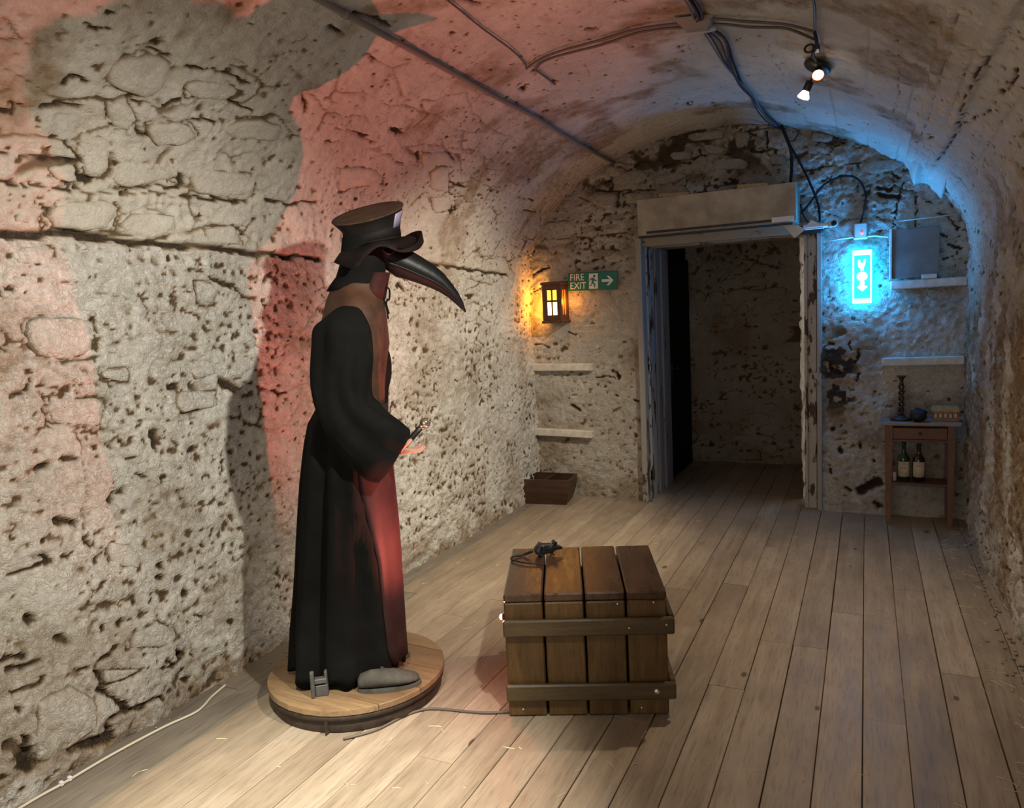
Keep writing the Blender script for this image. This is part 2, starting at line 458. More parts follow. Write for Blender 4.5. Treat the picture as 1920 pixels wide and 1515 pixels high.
M['board'] = wood('floor_boards', [(.25, (.20, .155, .105)), (.5, (.31, .245, .172)), (.75, (.42, .345, .255))], 'Y', 5, 12, .46, .85, .12)
M['board_grey'] = wood('floor_boards_grey', [(.25, (.13, .11, .085)), (.5, (.21, .18, .14)), (.75, (.31, .265, .205))], 'Y', 5, 12, .6, .7, .15)
M['subfloor'] = simple('subfloor', (.025, .018, .012), .9)
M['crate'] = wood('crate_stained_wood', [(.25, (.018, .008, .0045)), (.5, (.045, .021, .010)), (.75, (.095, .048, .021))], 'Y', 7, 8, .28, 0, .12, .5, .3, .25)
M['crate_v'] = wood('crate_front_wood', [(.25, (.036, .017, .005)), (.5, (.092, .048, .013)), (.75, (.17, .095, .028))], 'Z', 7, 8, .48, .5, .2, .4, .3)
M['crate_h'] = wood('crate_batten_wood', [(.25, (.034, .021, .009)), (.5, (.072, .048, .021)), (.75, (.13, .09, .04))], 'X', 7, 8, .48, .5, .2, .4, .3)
M['nail'] = simple('nail_steel', (.75, .70, .6), .3, .7)
M['cloth'] = simple('black_cloth', (.0052, .0054, .0050), .9, 0, .12, var=.35, vs=9, bump=.25, bs=120)
M['lining'] = simple('red_lit_cloth', (.035, .010, .008), .8, 0, .2, var=.3, vs=20)  # red lamplight on the neck, put into the cloth colour
M['leather'] = simple('brown_leather', (.06, .026, .013), .65, 0, .4, var=.4, vs=14, bump=.3, bs=60)
M['satin'] = simple('dark_satin', (.028, .014, .014), .6, 0, .25, var=.5, vs=5, bump=.15, bs=25)
M['beak'] = simple('black_leather_beak', (.008, .0088, .0088), .42, 0, .22, bump=.2, bs=50)
M['hat_top'] = simple('hat_leather_lit', (.060, .036, .022), .65, 0, .3, var=.4, vs=18, bump=.3, bs=80)  # the hat's own leather, made paler for the light on its top
M['hat'] = simple('dark_hat_leather', (.008, .005, .004), .75, 0, .2, var=.4, vs=18, bump=.3, bs=80)
M['patch'] = simple('lilac_lit_patch', (.26, .23, .33), .5)  # blue sign light on the crown front, put into a lilac colour
M['band'] = simple('hat_band', (.008, .006, .006), .7, 0, .2)
M['skin_m'] = simple('painted_skin', (.42, .24, .17), .55, var=.15)
M['shoe'] = simple('grey_suede', (.06, .057, .047), .85, var=.3, bump=.3)
M['bracket'] = simple('grey_bracket', (.075, .075, .072), .6, .2, var=.2)
M['ped'] = wood('pedestal_boards', [(.25, (.12, .07, .035)), (.5, (.215, .135, .068)), (.75, (.31, .205, .105))], 'X', 5, 10, .5, .4, .12)
M['ped_rim'] = simple('pedestal_rim', (.035, .022, .014), .6, var=.4)
M['rat'] = simple('black_rubber', (.012, .013, .013), .42, 0, .5, bump=.4, bs=160)
M['trough'] = wood('trough_wood', [(.25, (.02, .009, .005)), (.5, (.05, .021, .010)), (.75, (.09, .042, .02))], 'X', 6, 7, .45, .3, .15)
M['lantern'] = wood('lantern_wood', [(.25, (.045, .015, .007)), (.5, (.085, .028, .012)), (.75, (.13, .05, .02))], 'Z', 7, 8, .45, 0, .1)
M['amber'] = simple('amber_pane', (.6, .3, .03), .3, emit=(1.0, .52, .05), es=2.2)
M['amber_hot'] = simple('amber_pane_lit', (.8, .5, .1), .3, emit=(1.0, .66, .20), es=6.0)
M['amber_side'] = simple('amber_side_glass', (.8, .4, .05), .3, emit=(1.0, .36, .03), es=48.0)
M['amber_side_r'] = simple('amber_side_glass_right', (.8, .4, .05), .3, emit=(.8, .14, .02), es=.35)
M['sgreen'] = simple('sign_green', (.004, .16, .115), .4)
M['swhite'] = simple('sign_white', (.8, .8, .78), .5)
M['cyan'] = simple('lit_cyan_panel', (.0, .5, .5), .4, emit=(.02, .74, .80), es=1.5)
M['lit_white'] = simple('lit_white_symbol', (.8, .9, .9), .4, emit=(.85, 1.0, .96), es=1.5)
M['lit_frame'] = simple('lit_sign_frame', (.8, .9, .9), .4, emit=(.45, .86, 1.0), es=1.4)
M['lit_side'] = simple('lit_sign_side', (.6, .8, .9), .4, emit=(.0, .40, 1.0), es=28.0)
M['jamb'] = peeling('peeling_white_paint', (.50, .48, .43), (.06, .035, .02), .53)
M['jamb_b'] = peeling('worn_grey_paint', (.36, .35, .32), (.07, .045, .03), .60, 9)
M['head'] = peeling('worn_head_paint', (.34, .29, .22), (.10, .06, .035), .58, 9, .4)
M['boxed'] = simple('plastered_board', (.36, .315, .24), .8, var=.3, vs=7, bump=.4, bs=25)
M['blackm'] = simple('black_metal', (.012, .011, .011), .45)
M['black'] = simple('shade_black', (.004, .004, .004), .8, 0, .2)  # shade of the unlit passage side, put into a black colour
M['white'] = simple('white_plastic', (.72, .72, .72), .45)
M['greyboard'] = simple('grey_panel', (.17, .17, .155), .7, var=.25, vs=8, bump=.2, bs=20)
M['batten'] = simple('painted_batten', (.58, .55, .48), .7, var=.2, vs=18, bump=.3, bs=60)
M['table'] = wood('table_wood', [(.25, (.10, .045, .03)), (.5, (.17, .082, .052)), (.75, (.25, .13, .085))], 'Z', 6, 8, .5, 0, .1)
M['table_top'] = wood('table_top_wood', [(.25, (.20, .16, .14)), (.5, (.28, .22, .19)), (.75, (.36, .29, .25))], 'X', 6, 8, .45, 0, .1)
M['dark_turned'] = simple('dark_turned_wood', (.05, .022, .015), .35, var=.3)
M['dark_ball'] = simple('dark_ball', (.014, .014, .016), .6, bump=.6, bs=40, var=.3)
M['terra'] = simple('terracotta_box', (.34, .19, .10), .7, var=.2)
M['lid'] = simple('ochre_lid', (.42, .28, .13), .65, var=.25)
M['pale'] = simple('pale_pane', (.75, .68, .56), .5)
M['green_glass'] = simple('green_bottle_glass', (.012, .045, .018), .08, 0, .6, coat=.4)
M['brown_glass'] = simple('dark_bottle_glass', (.018, .016, .008), .08, 0, .6, coat=.4)
M['paper'] = simple('aged_label', (.62, .54, .38), .75, var=.18, vs=40)
M['ink'] = simple('label_ink', (.10, .12, .07), .7)
M['ink_red'] = simple('label_ink_red', (.42, .20, .10), .7)
M['candle'] = simple('wax', (.62, .55, .45), .5)
M['conduit'] = simple('grey_conduit', (.21, .19, .17), .7, 0, .2)
M['purple'] = simple('violet_cable', (.075, .062, .082), .8, 0, .15)
M['cable'] = simple('grey_cable', (.11, .085, .065), .55)
M['dcable'] = simple('dark_cable', (.022, .02, .022), .8, 0, .15)
M['wcable'] = simple('cream_cable', (.62, .56, .44), .5)
M['rose'] = simple('painted_junction', (.24, .20, .17), .7)
M['jwhite'] = simple('junction_white', (.45, .40, .36), .6)
M['bulb'] = simple('lit_bulb', (1, .9, .8), .3, emit=(1.0, .90, .82), es=9.0)
M['bulb_warm'] = simple('lit_bulb_warm', (1, .8, .6), .3, emit=(1.0, .62, .30), es=14.0)
M['copper'] = simple('copper_reflector', (.35, .13, .06), .35, .8)
M['red_led'] = simple('red_led', (.6, .02, .02), .3, emit=(1.0, .06, .08), es=5.0)
M['red_lens'] = simple('red_lamp_lens', (.8, .1, .08), .3, emit=(1.0, .22, .16), es=10.0)
M['gold'] = simple('polished_knob', (.62, .54, .40), .12, .9)
M['straw'] = simple('straw', (.62, .52, .32), .7, var=.3)
M['flap'] = simple('paper_flap', (.58, .58, .56), .7, bump=.3, bs=30)

# ------------------------------------------------------------------ the vaulted cellar: left wall, vault, right wall from one profile
CRACKS = [(1.2,[(2.066,1.655),(2.076,1.694),(2.074,1.756),(2.091,1.819),(2.109,1.853)]),(2.6,[(1.924,1.58),(1.927,1.643),(1.93,1.725),(1.94,1.821),(1.938,1.961),(1.921,2.08),(1.929,2.195),(1.924,2.334),(1.929,2.521),(1.916,2.722),(1.913,2.877),(1.914,3.175)]),(2,[(2.169,1.652),(2.175,1.702),(2.184,1.768),(2.196,1.848)]),(1.2,[(2.247,1.787),(2.216,1.823),(2.196,1.835)]),(2.2,[(2.351,1.67),(2.363,1.723),(2.37,1.802)]),(1.6,[(2.44,1.721),(2.466,1.731),(2.481,1.754),(2.474,1.782)]),(0.8,[(2.343,1.904),(2.327,1.957),(2.324,2.005)]),(2,[(2.354,2.032),(2.333,2.052),(2.331,2.083)]),(1.4,[(2.107,2.027),(2.132,2.111),(2.15,2.211),(2.165,2.294)]),(2.4,[(2.208,2.278),(2.18,2.312)]),(1.4,[(2.127,2.313),(2.13,2.456),(2.142,2.661),(2.187,2.691),(2.235,2.689)]),(1.1,[(2.457,1.87),(2.457,1.932),(2.453,2.008)]),(1.5,[(2.449,2.101),(2.491,2.132),(2.508,2.155)]),(1.6,[(2.434,2.251),(2.442,2.299),(2.455,2.369)]),(1.5,[(2.554,2.363),(2.554,2.425),(2.54,2.513)]),(1,[(2.653,1.891),(2.659,1.942),(2.657,2.035)]),(1,[(2.663,1.693),(2.669,1.744),(2.685,1.783)]),(1.2,[(2.639,2.106),(2.659,2.208),(2.663,2.32),(2.651,2.437)]),(0.5,[(2.665,2.444),(2.831,2.444),(2.971,2.479)]),(0.4,[(2.508,1.999),(2.572,2.011),(2.635,2.01)]),(0.7,[(1.95,1.713),(2.025,1.759)]),(0.8,[(2.055,2.09),(2.078,2.193),(2.091,2.318)]),(1,[(2.037,1.651),(2.03,1.697),(2.017,1.741)]),(1.5,[(2.091,1.584),(2.079,1.629),(2.081,1.678)]),(1.6,[(1.955,2.572),(2.025,2.679),(2.076,2.721)]),(1.5,[(2.175,1.577),(2.164,1.607)]),(1.5,[(2.313,1.548),(2.319,1.625)]),(1.5,[(2.172,2.764),(2.164,2.904),(2.191,3.003),(2.197,3.116)]),(2.2,[(1.946,4.133),(1.932,4.615),(1.902,5.483)]),(0.8,[(1.51,1.559),(1.501,1.609),(1.472,1.731),(1.444,1.819)]),(1,[(1.254,1.636),(1.244,1.669)]),(0.7,[(1.72,1.901),(1.72,1.964),(1.7,2.04),(1.662,2.126)]),(2,[(1.339,2.183),(1.339,2.229)]),(4,[(1.339,2.475),(1.301,2.536)]),(0.8,[(1.567,2.147),(1.558,2.239),(1.548,2.334)]),(0.6,[(1.197,2.228),(1.197,2.305),(1.206,2.414)]),(0.7,[(1.397,1.645),(1.387,1.701),(1.359,1.791)]),(1,[(1.359,1.655),(1.292,1.643)]),(2,[(1.14,1.685),(1.131,1.73)]),(2.6,[(1.121,1.591),(1.131,1.625)]),(3,[(1.168,2.081),(1.121,2.088)]),(3,[(0.921,1.643),(0.893,1.7)]),(3,[(0.969,1.899),(0.96,1.913)]),(3,[(0.96,1.865),(0.941,1.864)]),(0.35,[(1.625,1.765),(1.463,1.758),(1.33,1.775),(1.111,1.76),(0.855,1.742)]),(2,[(1.007,1.985),(0.997,2.015)]),(2,[(1.795,2.456),(1.758,2.593),(1.7,2.663)]),(1.2,[(1.377,1.544),(1.397,1.597),(1.434,1.613)]),(1,[(0.988,2.417),(0.941,2.398)]),(0.35,[(0.846,1.742),(0.636,1.735),(0.38,1.718)]),(1,[(0.788,1.439),(0.788,1.519),(0.798,1.581)]),(2,[(0.827,1.727),(0.807,1.742)]),(2,[(0.807,1.579),(0.788,1.593)]),(1.6,[(0.788,1.646),(0.779,1.66)]),(3,[(0.617,1.498),(0.599,1.511)]),(4.5,[(0.494,1.606),(0.475,1.62)]),(2.6,[(0.627,2.028),(0.617,2.044)]),(2,[(0.58,2.022),(0.56,2.037)]),(2.2,[(0.484,2.135),(0.465,2.151)]),(1.6,[(0.655,2.235),(0.627,2.261)]),(1.6,[(0.475,1.837),(0.456,1.852)]),(2.2,[(0.323,1.427),(0.304,1.44)]),(1.5,[(0.114,2.106),(0.085,2.131)]),(1.5,[(0.484,1.758),(0.465,1.772)]),(1.6,[(0.361,1.743),(0.361,1.789),(0.38,1.807)]),(1.6,[(0.342,1.729),(0.285,1.733),(0.237,1.746)]),(2,[(0.247,1.728),(0.114,1.837),(0.114,1.758),(0.067,1.737)]),(2.4,[(0.114,1.758),(0.095,1.882),(0.076,1.992)]),(1.2,[(0.38,1.416),(0.38,1.511),(0.39,1.532)]),(2.5,[(0.209,1.445),(0.152,1.455)]),(1.2,[(0.351,1.949),(0.351,2.01)]),(1,[(0.361,2.167),(0.333,2.224)]),(1.3,[(0.247,2.077),(0.209,2.118)]),(1.2,[(0.361,1.637),(0.351,1.699)]),(6,[(0.199,1.394),(0.162,1.422),(0.104,1.446)]),(4,[(0.076,1.588),(0.067,1.676),(0.048,1.75)]),(1.5,[(0.513,1.405),(0.494,1.481)]),(2,[(0.465,1.427),(0.447,1.534)]),(1.2,[(2.487,4.208),(2.485,4.457)]),(1,[(2.514,4.719),(2.508,4.873),(2.589,4.94)]),(1,[(2.517,5.142),(2.544,5.482)]),(1,[(2.407,4.315),(2.401,4.47)]),(1.5,[(2.379,4.415),(2.301,4.432)]),(1.5,[(2.554,4.393),(2.609,4.48)]),(1.6,[(2.623,3.706),(2.564,3.789)]),(0.8,[(2.669,3.773),(2.714,4.059),(2.753,4.296)]),(1.5,[(2.51,3.578),(2.51,3.672)]),(1,[(2.374,3.334),(2.394,3.499)]),(3.4,[(3.386,4.057),(3.4,4.111)]),(1,[(2.597,3.085),(2.609,3.262)]),(1,[(2.519,2.99),(2.529,3.086)]),(0.7,[(2.593,2.85),(2.607,3.121),(2.572,3.432)]),(1.6,[(3.35,3.149),(3.335,3.157)]),(1.2,[(2.434,5.419),(2.453,5.63)]),(2.2,[(2.679,2.717),(2.615,2.782)]),(1.2,[(2.998,2.805),(2.982,2.907)]),(1.4,[(2.797,4.878),(2.853,4.936)]),(1.4,[(3.036,2.512),(3.025,2.631)]),(1.6,[(3.146,2.565),(3.162,2.698),(3.162,2.776)]),(2,[(3.474,2.898),(3.498,2.988)]),(2,[(3.79,3.537),(3.795,3.603)]),(0.8,[(5.36,2.771),(5.376,3.197),(5.37,3.851),(5.368,4.725),(5.384,5.915)]),(1,[(5.502,2.999),(5.497,3.324),(5.491,3.696),(5.519,4.251),(5.515,5.046)]),(1,[(5.422,3.023),(5.47,3.036),(5.502,2.999)]),(2,[(5.16,3.661),(5.199,3.642)]),(1,[(5.248,3.971),(5.29,3.953)]),(1,[(5.606,2.959),(5.616,3.133),(5.6,3.317),(5.602,3.614),(5.534,4.129)]),(0.6,[(5.175,3.446),(5.193,4.296),(5.182,5.12)]),(0.6,[(5.125,4.133),(5.175,4.056)]),(0.5,[(4.561,3.637),(4.564,4.137),(4.594,5.133)]),(0.4,[(4.23,3.697),(4.118,4.302)]),(1.4,[(3.966,4.933),(4.04,4.937)]),(1,[(4.02,5.13),(4.06,5.181)]),(1,[(4.771,4.47),(4.833,4.464)]),(1,[(4.895,5.47),(4.94,5.424)]),(1,[(4.591,5.163),(4.606,5.264)]),(1,[(4.746,3.321),(4.795,3.387)])]
END_CRACKS = [(1.6,[(-1.192,2.706),(-1.141,2.728),(-1.16,2.79)]),(1.2,[(-1.141,2.728),(-1.092,2.702)]),(2,[(-0.658,2.823),(-0.659,2.701),(-0.595,2.673)]),(2,[(-0.772,2.707),(-0.706,2.683),(-0.65,2.685)]),(1.2,[(-0.933,2.826),(-0.905,2.716),(-0.954,2.703)]),(1.6,[(-1.44,2.678),(-1.335,2.685),(-1.223,2.68)]),(1.5,[(-1.372,2.879),(-1.268,2.924)]),(1.6,[(-0.798,2.844),(-0.742,2.817)]),(1.2,[(-0.874,2.894),(-0.797,2.906),(-0.648,2.869)]),(1.2,[(0.137,2.438),(0.219,2.383)]),(1,[(-0.405,2.507),(-0.21,2.519),(-0.03,2.523)]),(1,[(-0.219,2.649),(-0.133,2.673)]),(1,[(-0.289,2.427),(-0.158,2.457)]),(2.2,[(0.071,2.338),(0.138,2.312),(0.187,2.334)]),(1.4,[(-2.017,2.567),(-1.78,2.525),(-1.475,2.504)]),(1.6,[(-1.919,2.615),(-1.776,2.642),(-1.619,2.724)]),(1.2,[(-2.133,2.52),(-2.006,2.431)]),(1.2,[(-1.735,2.461),(-1.722,2.401)]),(1.5,[(-2.035,1.031),(-1.942,1.037),(-1.882,1.014)]),(4,[(-1.895,1.073),(-1.851,1.036)]),(0.8,[(-2.563,1.037),(-2.464,1.051),(-2.318,1.042)]),(2.6,[(-2.265,0.792),(-2.203,0.755)]),(1.6,[(-1.887,0.875),(-1.857,0.867)]),(1.8,[(-1.723,0.831),(-1.694,0.831)]),(0.8,[(-2.325,0.883),(-2.181,0.883)]),(1.8,[(-2.071,1.479),(-2.048,1.471)]),(1,[(-2.576,1.778),(-2.476,1.817)]),(1.5,[(-2.62,1.871),(-2.535,1.939),(-2.42,1.975)]),(1,[(-2.285,1.422),(-2.192,1.389)]),(1.4,[(-2.764,1.986),(-2.631,1.991)]),(1.2,[(-2.582,1.327),(-2.452,1.293)]),(4,[(-0.265,1.108),(-0.229,1.068),(-0.184,1.047)]),(2,[(-0.247,1.264),(-0.211,1.253)]),(1.6,[(-0.104,1.269),(-0.096,1.211)]),(1.6,[(-0.043,1.209),(-0.052,1.142),(-0.069,1.123)]),(1.6,[(-0.047,1.036),(-0.051,0.977)]),(2.2,[(-0.225,0.632),(-0.216,0.622)]),(2.6,[(-0.171,0.483),(-0.162,0.463)]),(1.6,[(-0.162,0.643),(-0.153,0.653)]),(2,[(-0.037,0.526),(-0.028,0.487)]),(2.4,[(-0.13,0.183),(-0.103,0.174)]),(6,[(-0.023,0.178),(0.022,0.211),(0.083,0.244)]),(1.5,[(-0.249,0.349),(-0.221,0.289)]),(1.5,[(-0.285,0.439),(-0.267,0.429)]),(3,[(0.066,0.083),(0.101,0.055)]),(1.2,[(-0.23,0.238),(-0.194,0.24)]),(3,[(0.074,2.292),(0.133,2.277),(0.192,2.262)]),(1.6,[(0.439,2.116),(0.503,2.093),(0.56,2.008)]),(1.2,[(0.479,1.808),(0.542,1.819),(0.576,1.872)]),(1.4,[(0.236,2.354),(0.2,2.229),(0.172,2.062)]),(1.4,[(0.309,2.257),(0.317,2.176),(0.304,2.049)]),(1,[(0.067,2.138),(0.142,2.089)]),(1.2,[(0.374,2.21),(0.396,2.192)]),(1.4,[(0.462,1.986),(0.491,1.967)]),(2,[(0.506,1.902),(0.562,1.881)])]
STONES = [[(1.955,1.727),(2.038,1.763),(2.061,1.877),(2.078,1.99),(2.037,2.028),(1.964,1.995),(1.95,1.837)],[(2.021,2.039),(2.053,2.168),(2.043,2.293),(1.979,2.308),(1.94,2.164),(1.959,2.01)],[(2.213,1.967),(2.238,2.112),(2.252,2.244),(2.191,2.27),(2.152,2.15),(2.127,2.048),(2.125,1.956)],[(2.247,2.338),(2.269,2.485),(2.271,2.655),(2.169,2.671),(2.147,2.492),(2.144,2.321)],[(2.414,1.883),(2.453,1.947),(2.381,2.027),(2.335,1.993),(2.345,1.917)],[(2.383,2.056),(2.423,2.232),(2.389,2.309),(2.329,2.257),(2.301,2.121)],[(2.633,1.916),(2.645,2.044),(2.508,2.094),(2.47,2.015),(2.474,1.939),(2.47,1.859),(2.562,1.835)],[(2.301,1.824),(2.301,1.949),(2.159,1.965),(2.137,1.877),(2.226,1.829)],[(2.025,1.649),(2.014,1.738),(1.955,1.699),(1.959,1.617)],[(2.012,2.429),(2.035,2.603),(1.953,2.663),(1.938,2.447)],[(2.444,2.395),(2.521,2.536),(2.531,2.712),(2.444,2.706),(2.401,2.456)],[(2.159,1.729),(2.182,1.831),(2.117,1.844),(2.115,1.761)],[(1.881,1.624),(1.89,1.752),(1.862,1.765),(1.824,1.712),(1.815,1.6)],[(2.583,2.142),(2.633,2.273),(2.615,2.405),(2.56,2.352),(2.517,2.177)],[(1.634,1.621),(1.643,1.738),(1.634,1.887),(1.492,1.87),(1.482,1.733),(1.52,1.607)],[(1.643,2.186),(1.634,2.372),(1.567,2.336),(1.577,2.151)],[(1.359,1.668),(1.33,1.886),(1.226,1.873),(1.264,1.652)],[(1.244,1.607),(1.226,1.759),(1.14,1.737),(1.168,1.594)],[(1.786,2.364),(1.776,2.454),(1.748,2.484),(1.681,2.459),(1.691,2.352)],[(1.321,2.197),(1.301,2.439),(1.226,2.433),(1.226,2.211)],[(1.425,2.286),(1.444,2.413),(1.368,2.447),(1.359,2.308)],[(1.434,1.878),(1.434,2.006),(1.377,1.999),(1.406,1.874)],[(0.323,1.488),(0.323,1.617),(0.247,1.699),(0.18,1.709),(0.104,1.698),(0.085,1.583),(0.104,1.466)],[(0.314,1.738),(0.247,1.901),(0.237,1.837),(0.257,1.745)],[(0.798,1.813),(0.75,1.906),(0.694,1.956),(0.646,1.938),(0.694,1.821)],[(0.399,1.872),(0.408,2.001),(0.304,2.097),(0.285,2.019),(0.342,1.865)],[(2.41,3.147),(2.461,3.479),(2.387,3.591),(2.276,3.251)],[(2.548,3.937),(2.597,4.1),(2.414,4.287),(2.398,4.063)],[(2.363,4.096),(2.394,4.326),(2.313,4.421),(2.262,4.2)],[(2.617,3.734),(2.671,3.961),(2.619,4.188),(2.531,3.852)]]
END_STONES = [[(-1.13,2.796),(-0.963,2.762),(-0.964,2.714),(-1.082,2.711)],[(-0.889,2.867),(-0.77,2.831),(-0.79,2.729),(-0.886,2.732)],[(-0.742,2.798),(-0.677,2.779),(-0.687,2.724),(-0.752,2.733)],[(-0.395,2.692),(-0.21,2.648),(-0.236,2.596),(-0.395,2.627)],[(-0.458,2.598),(-0.254,2.562),(-0.263,2.526),(-0.459,2.551)],[(-1.375,2.77),(-1.211,2.767),(-1.202,2.697),(-1.376,2.71)],[(-1.249,2.891),(-0.951,2.886),(-0.943,2.817),(-1.23,2.829)],[(-1.053,2.677),(-0.801,2.653),(-0.783,2.574),(-1.054,2.589)],[(-0.632,2.659),(-0.531,2.636),(-0.522,2.56),(-0.651,2.586)],[(-0.35,2.778),(-0.202,2.729),(-0.236,2.679),(-0.377,2.717)],[(-2.002,2.536),(-1.796,2.505),(-1.815,2.425),(-2.022,2.433)],[(-1.765,2.508),(-1.505,2.486),(-1.523,2.408),(-1.752,2.419)],[(-1.87,2.654),(-1.636,2.683),(-1.53,2.655),(-1.594,2.561),(-1.857,2.578)]]

XL, XR, ZS, XC, AX, RISE = -2.60, 0.62, 1.90, -0.99, 1.61, 1.02
t = np.linspace(0, 1, 2001)
cx = XC - np.cos(t * np.pi) * AX
q = np.abs(cx - XC) / AX; q = np.clip(q, 0, 1)
cz = ZS + RISE * np.where(cx < XC, np.sqrt(1 - q ** 2), (1 - q ** 1.6) ** .56)
PX = np.concatenate([np.full(200, XL), cx, np.full(200, XR)])
PZ = np.concatenate([np.linspace(0, ZS, 201)[:-1], cz, np.linspace(ZS, 0, 201)[1:]])
PS = np.concatenate([[0], np.cumsum(np.hypot(np.diff(PX), np.diff(PZ)))])
STOT = PS[-1]
_tx = np.gradient(PX, PS); _tz = np.gradient(PZ, PS)
_l = np.hypot(_tx, _tz); NXs, NZs = _tz / _l, -_tx / _l          # inward normal
_k = np.ones(41) / 41.0
NXs = np.convolve(np.pad(NXs, 20, 'edge'), _k, 'valid'); NZs = np.convolve(np.pad(NZs, 20, 'edge'), _k, 'valid')
_l = np.hypot(NXs, NZs); NXs /= _l; NZs /= _l
YEND = 5.97
def W(s, y, h):
    """a point h metres off the shell at arc length s and depth y"""
    x = np.interp(s, PS, PX); z = np.interp(s, PS, PZ) + np.minimum(s, 0) - np.maximum(s - STOT, 0)
    return x + np.interp(s, PS, NXs) * h, y + 0 * h, z + np.interp(s, PS, NZs) * h
s1 = np.concatenate([np.arange(-.06, 6.1, .0098), np.arange(6.1, STOT, .012), [STOT, STOT + .06]])
y1 = np.concatenate([np.arange(-1.6, 1.2, .07), np.arange(1.2, YEND, .0098), [YEND]])
SG, YG = np.meshgrid(s1, y1, indexing='ij')
rough = np.interp(SG, [0, 1.7, 2.3, 3.2, 4.8, 5.6, 6.2, STOT], [1.0, .95, .75, .34, .34, .65, 1.2, 1.25])
rough = rough * np.where((SG > 1.9) & (SG < 3.4), np.interp(YG, [2.4, 3.4], [1.15, .8]), 1)
pitw = np.interp(SG, [0, 1.9, 2.6, 3.4, 5.2, 6.2, STOT], [1.0, .85, .9, .45, .35, .6, .7])
pitw = pitw * np.where((SG > 2.0) & (SG < 3.3), np.interp(YG, [3.0, 3.8], [1, 1.5]), 1)
jw = np.interp(SG, [0, 1.5, 1.9, 2.9, 3.5, 5.2, 6.0], [.35, .5, 1.0, .7, .05, .05, .25])
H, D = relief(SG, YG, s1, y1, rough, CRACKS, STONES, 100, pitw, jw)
# board-marked strips in the right haunch and the rougher render between them
st = sst(.012, .0, np.abs(((SG - 5.15 + .01 * fbm(SG * 3, YG * 2, 9)) / .21) % 1 - .5) * .21 - .0) * sst(4.5, 4.7, SG) * sst(5.9, 5.6, SG)
H -= .006 * st
D = np.maximum(D, st * .35 * sst(.35, .6, fbm(SG / .2, YG / .4, 77, 2)))
band = sst(.0, .02, SG - 5.31) * sst(.0, .02, 5.52 - SG) * sst(5.7, 5.5, YG)
H += .026 * band * (.6 + .5 * vn(SG / .1, YG / .035, 55)); 
stain = sst(.52, .68, fbm(SG / .4, YG / .3, 301, 3)) * np.interp(SG, [1.7, 2.3, 6], [.35, .75, .75])
stain = np.maximum(stain, sst(6.15, 6.6, SG) * sst(7.9, 7.4, SG) * sst(.28, .50, fbm(SG / .45, YG / .25, 302, 3)))
foot = sst(.30, .04, SG + .16 * (fbm(SG / .1, YG / .25, 310, 2) - .5)) * sst(2.0, 1.4, SG)
stain = np.maximum(stain, foot * .8 * sst(.40, .55, fbm(SG / .12, YG / .3, 311, 2)))
x0, y0_, z0_ = W(SG, YG, H)
def shell(name, a, b, mt):
    i0, i1 = np.searchsorted(s1, a), np.searchsorted(s1, b)
    sl = slice(i0, min(i1 + 1, len(s1)))
    o = link(name, grid_mesh(name, x0[sl], y0_[sl], z0_[sl], {'dirt_and_dark': D[sl], 'stain': stain[sl]}, mt), mt)
    return tag(o, kind='structure')
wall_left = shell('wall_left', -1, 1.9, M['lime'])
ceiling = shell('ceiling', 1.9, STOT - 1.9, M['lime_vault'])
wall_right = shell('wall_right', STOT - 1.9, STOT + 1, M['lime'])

def stone_mesh(poly, fn, proud, seed, n=20):
    rnd = random.Random(seed)
    P = [Vector((p[0], p[1], 0)) for p in poly]
    per = [(P[i], P[(i + 1) % len(P)]) for i in range(len(P))]
    L = sum((b - a).length for a, b in per); out = []; acc = 0; k = 0
    for a, b in per:
        d = (b - a).length
        while k < n and k * L / n <= acc + d:
            out.append(a.lerp(b, (k * L / n - acc) / max(d, 1e-6))); k += 1
        acc += d
    n = len(out)
    out = [(out[i - 1] + out[i] * 2 + out[(i + 1) % n]) / 4 for i in range(n)]
    c = sum(out, Vector()) / n
    ph = [rnd.uniform(0, 6.28) for _ in range(3)]
    out = [c + (p - c) * (.96 + .05 * math.sin(3 * 6.28 * i / n + ph[0]) + .045 * math.sin(7 * 6.28 * i / n + ph[1]) + rnd.uniform(-.03, .03)) for i, p in enumerate(out)]
    tilt_u, tilt_v = rnd.uniform(-.07, .07), rnd.uniform(-.05, .05)
    vs = []; dv = []
    for sc, h, dd in ((1.04, -.026, .7), (.99, -.002, .45), (.90, proud * .75, .12), (.66, proud, .04), (.33, proud * 1.05, 0)):
        pts = np.array([(c + (p - c) * sc)[:2] for p in out])
        rel = .011 * (fbm(pts[:, 0] / .07, pts[:, 1] / .09, seed, 3) * 2 - 1) * (0 if sc > 1 else 1)
        for (u, v), r_ in zip(pts, rel):
            vs.append(fn(u, v, h + float(r_) + (u - c.x) * tilt_u + (v - c.y) * tilt_v)); dv.append(dd)
    vs.append(fn(c.x, c.y, proud * 1.05)); dv.append(0)
    fs = [(k * n + i, k * n + (i + 1) % n, (k + 1) * n + (i + 1) % n, (k + 1) * n + i) for k in range(4) for i in range(n)]
    fs += [(4 * n + i, 4 * n + (i + 1) % n, 5 * n) for i in range(n)]
    mb = MB().add(vs, fs, True); mb.dv = dv
    return mb
def stone(poly, fn, proud, seed, mt, par, n=20):
    mb = stone_mesh(poly, fn, proud, seed, n)
    o = mb.build('stone', mt, par)
    if len(o.data.vertices) == len(mb.dv):
        at = o.data.attributes.new('dirt_and_dark', 'FLOAT', 'POINT'); at.data.foreach_set('value', mb.dv)
    return o
def on_shell(s, y, h):
    hh = np.array(h) + low(np.array(s), np.array(y)); a = W(np.array(s), np.array(y), hh)
    return float(a[0]), float(a[1]), float(a[2])
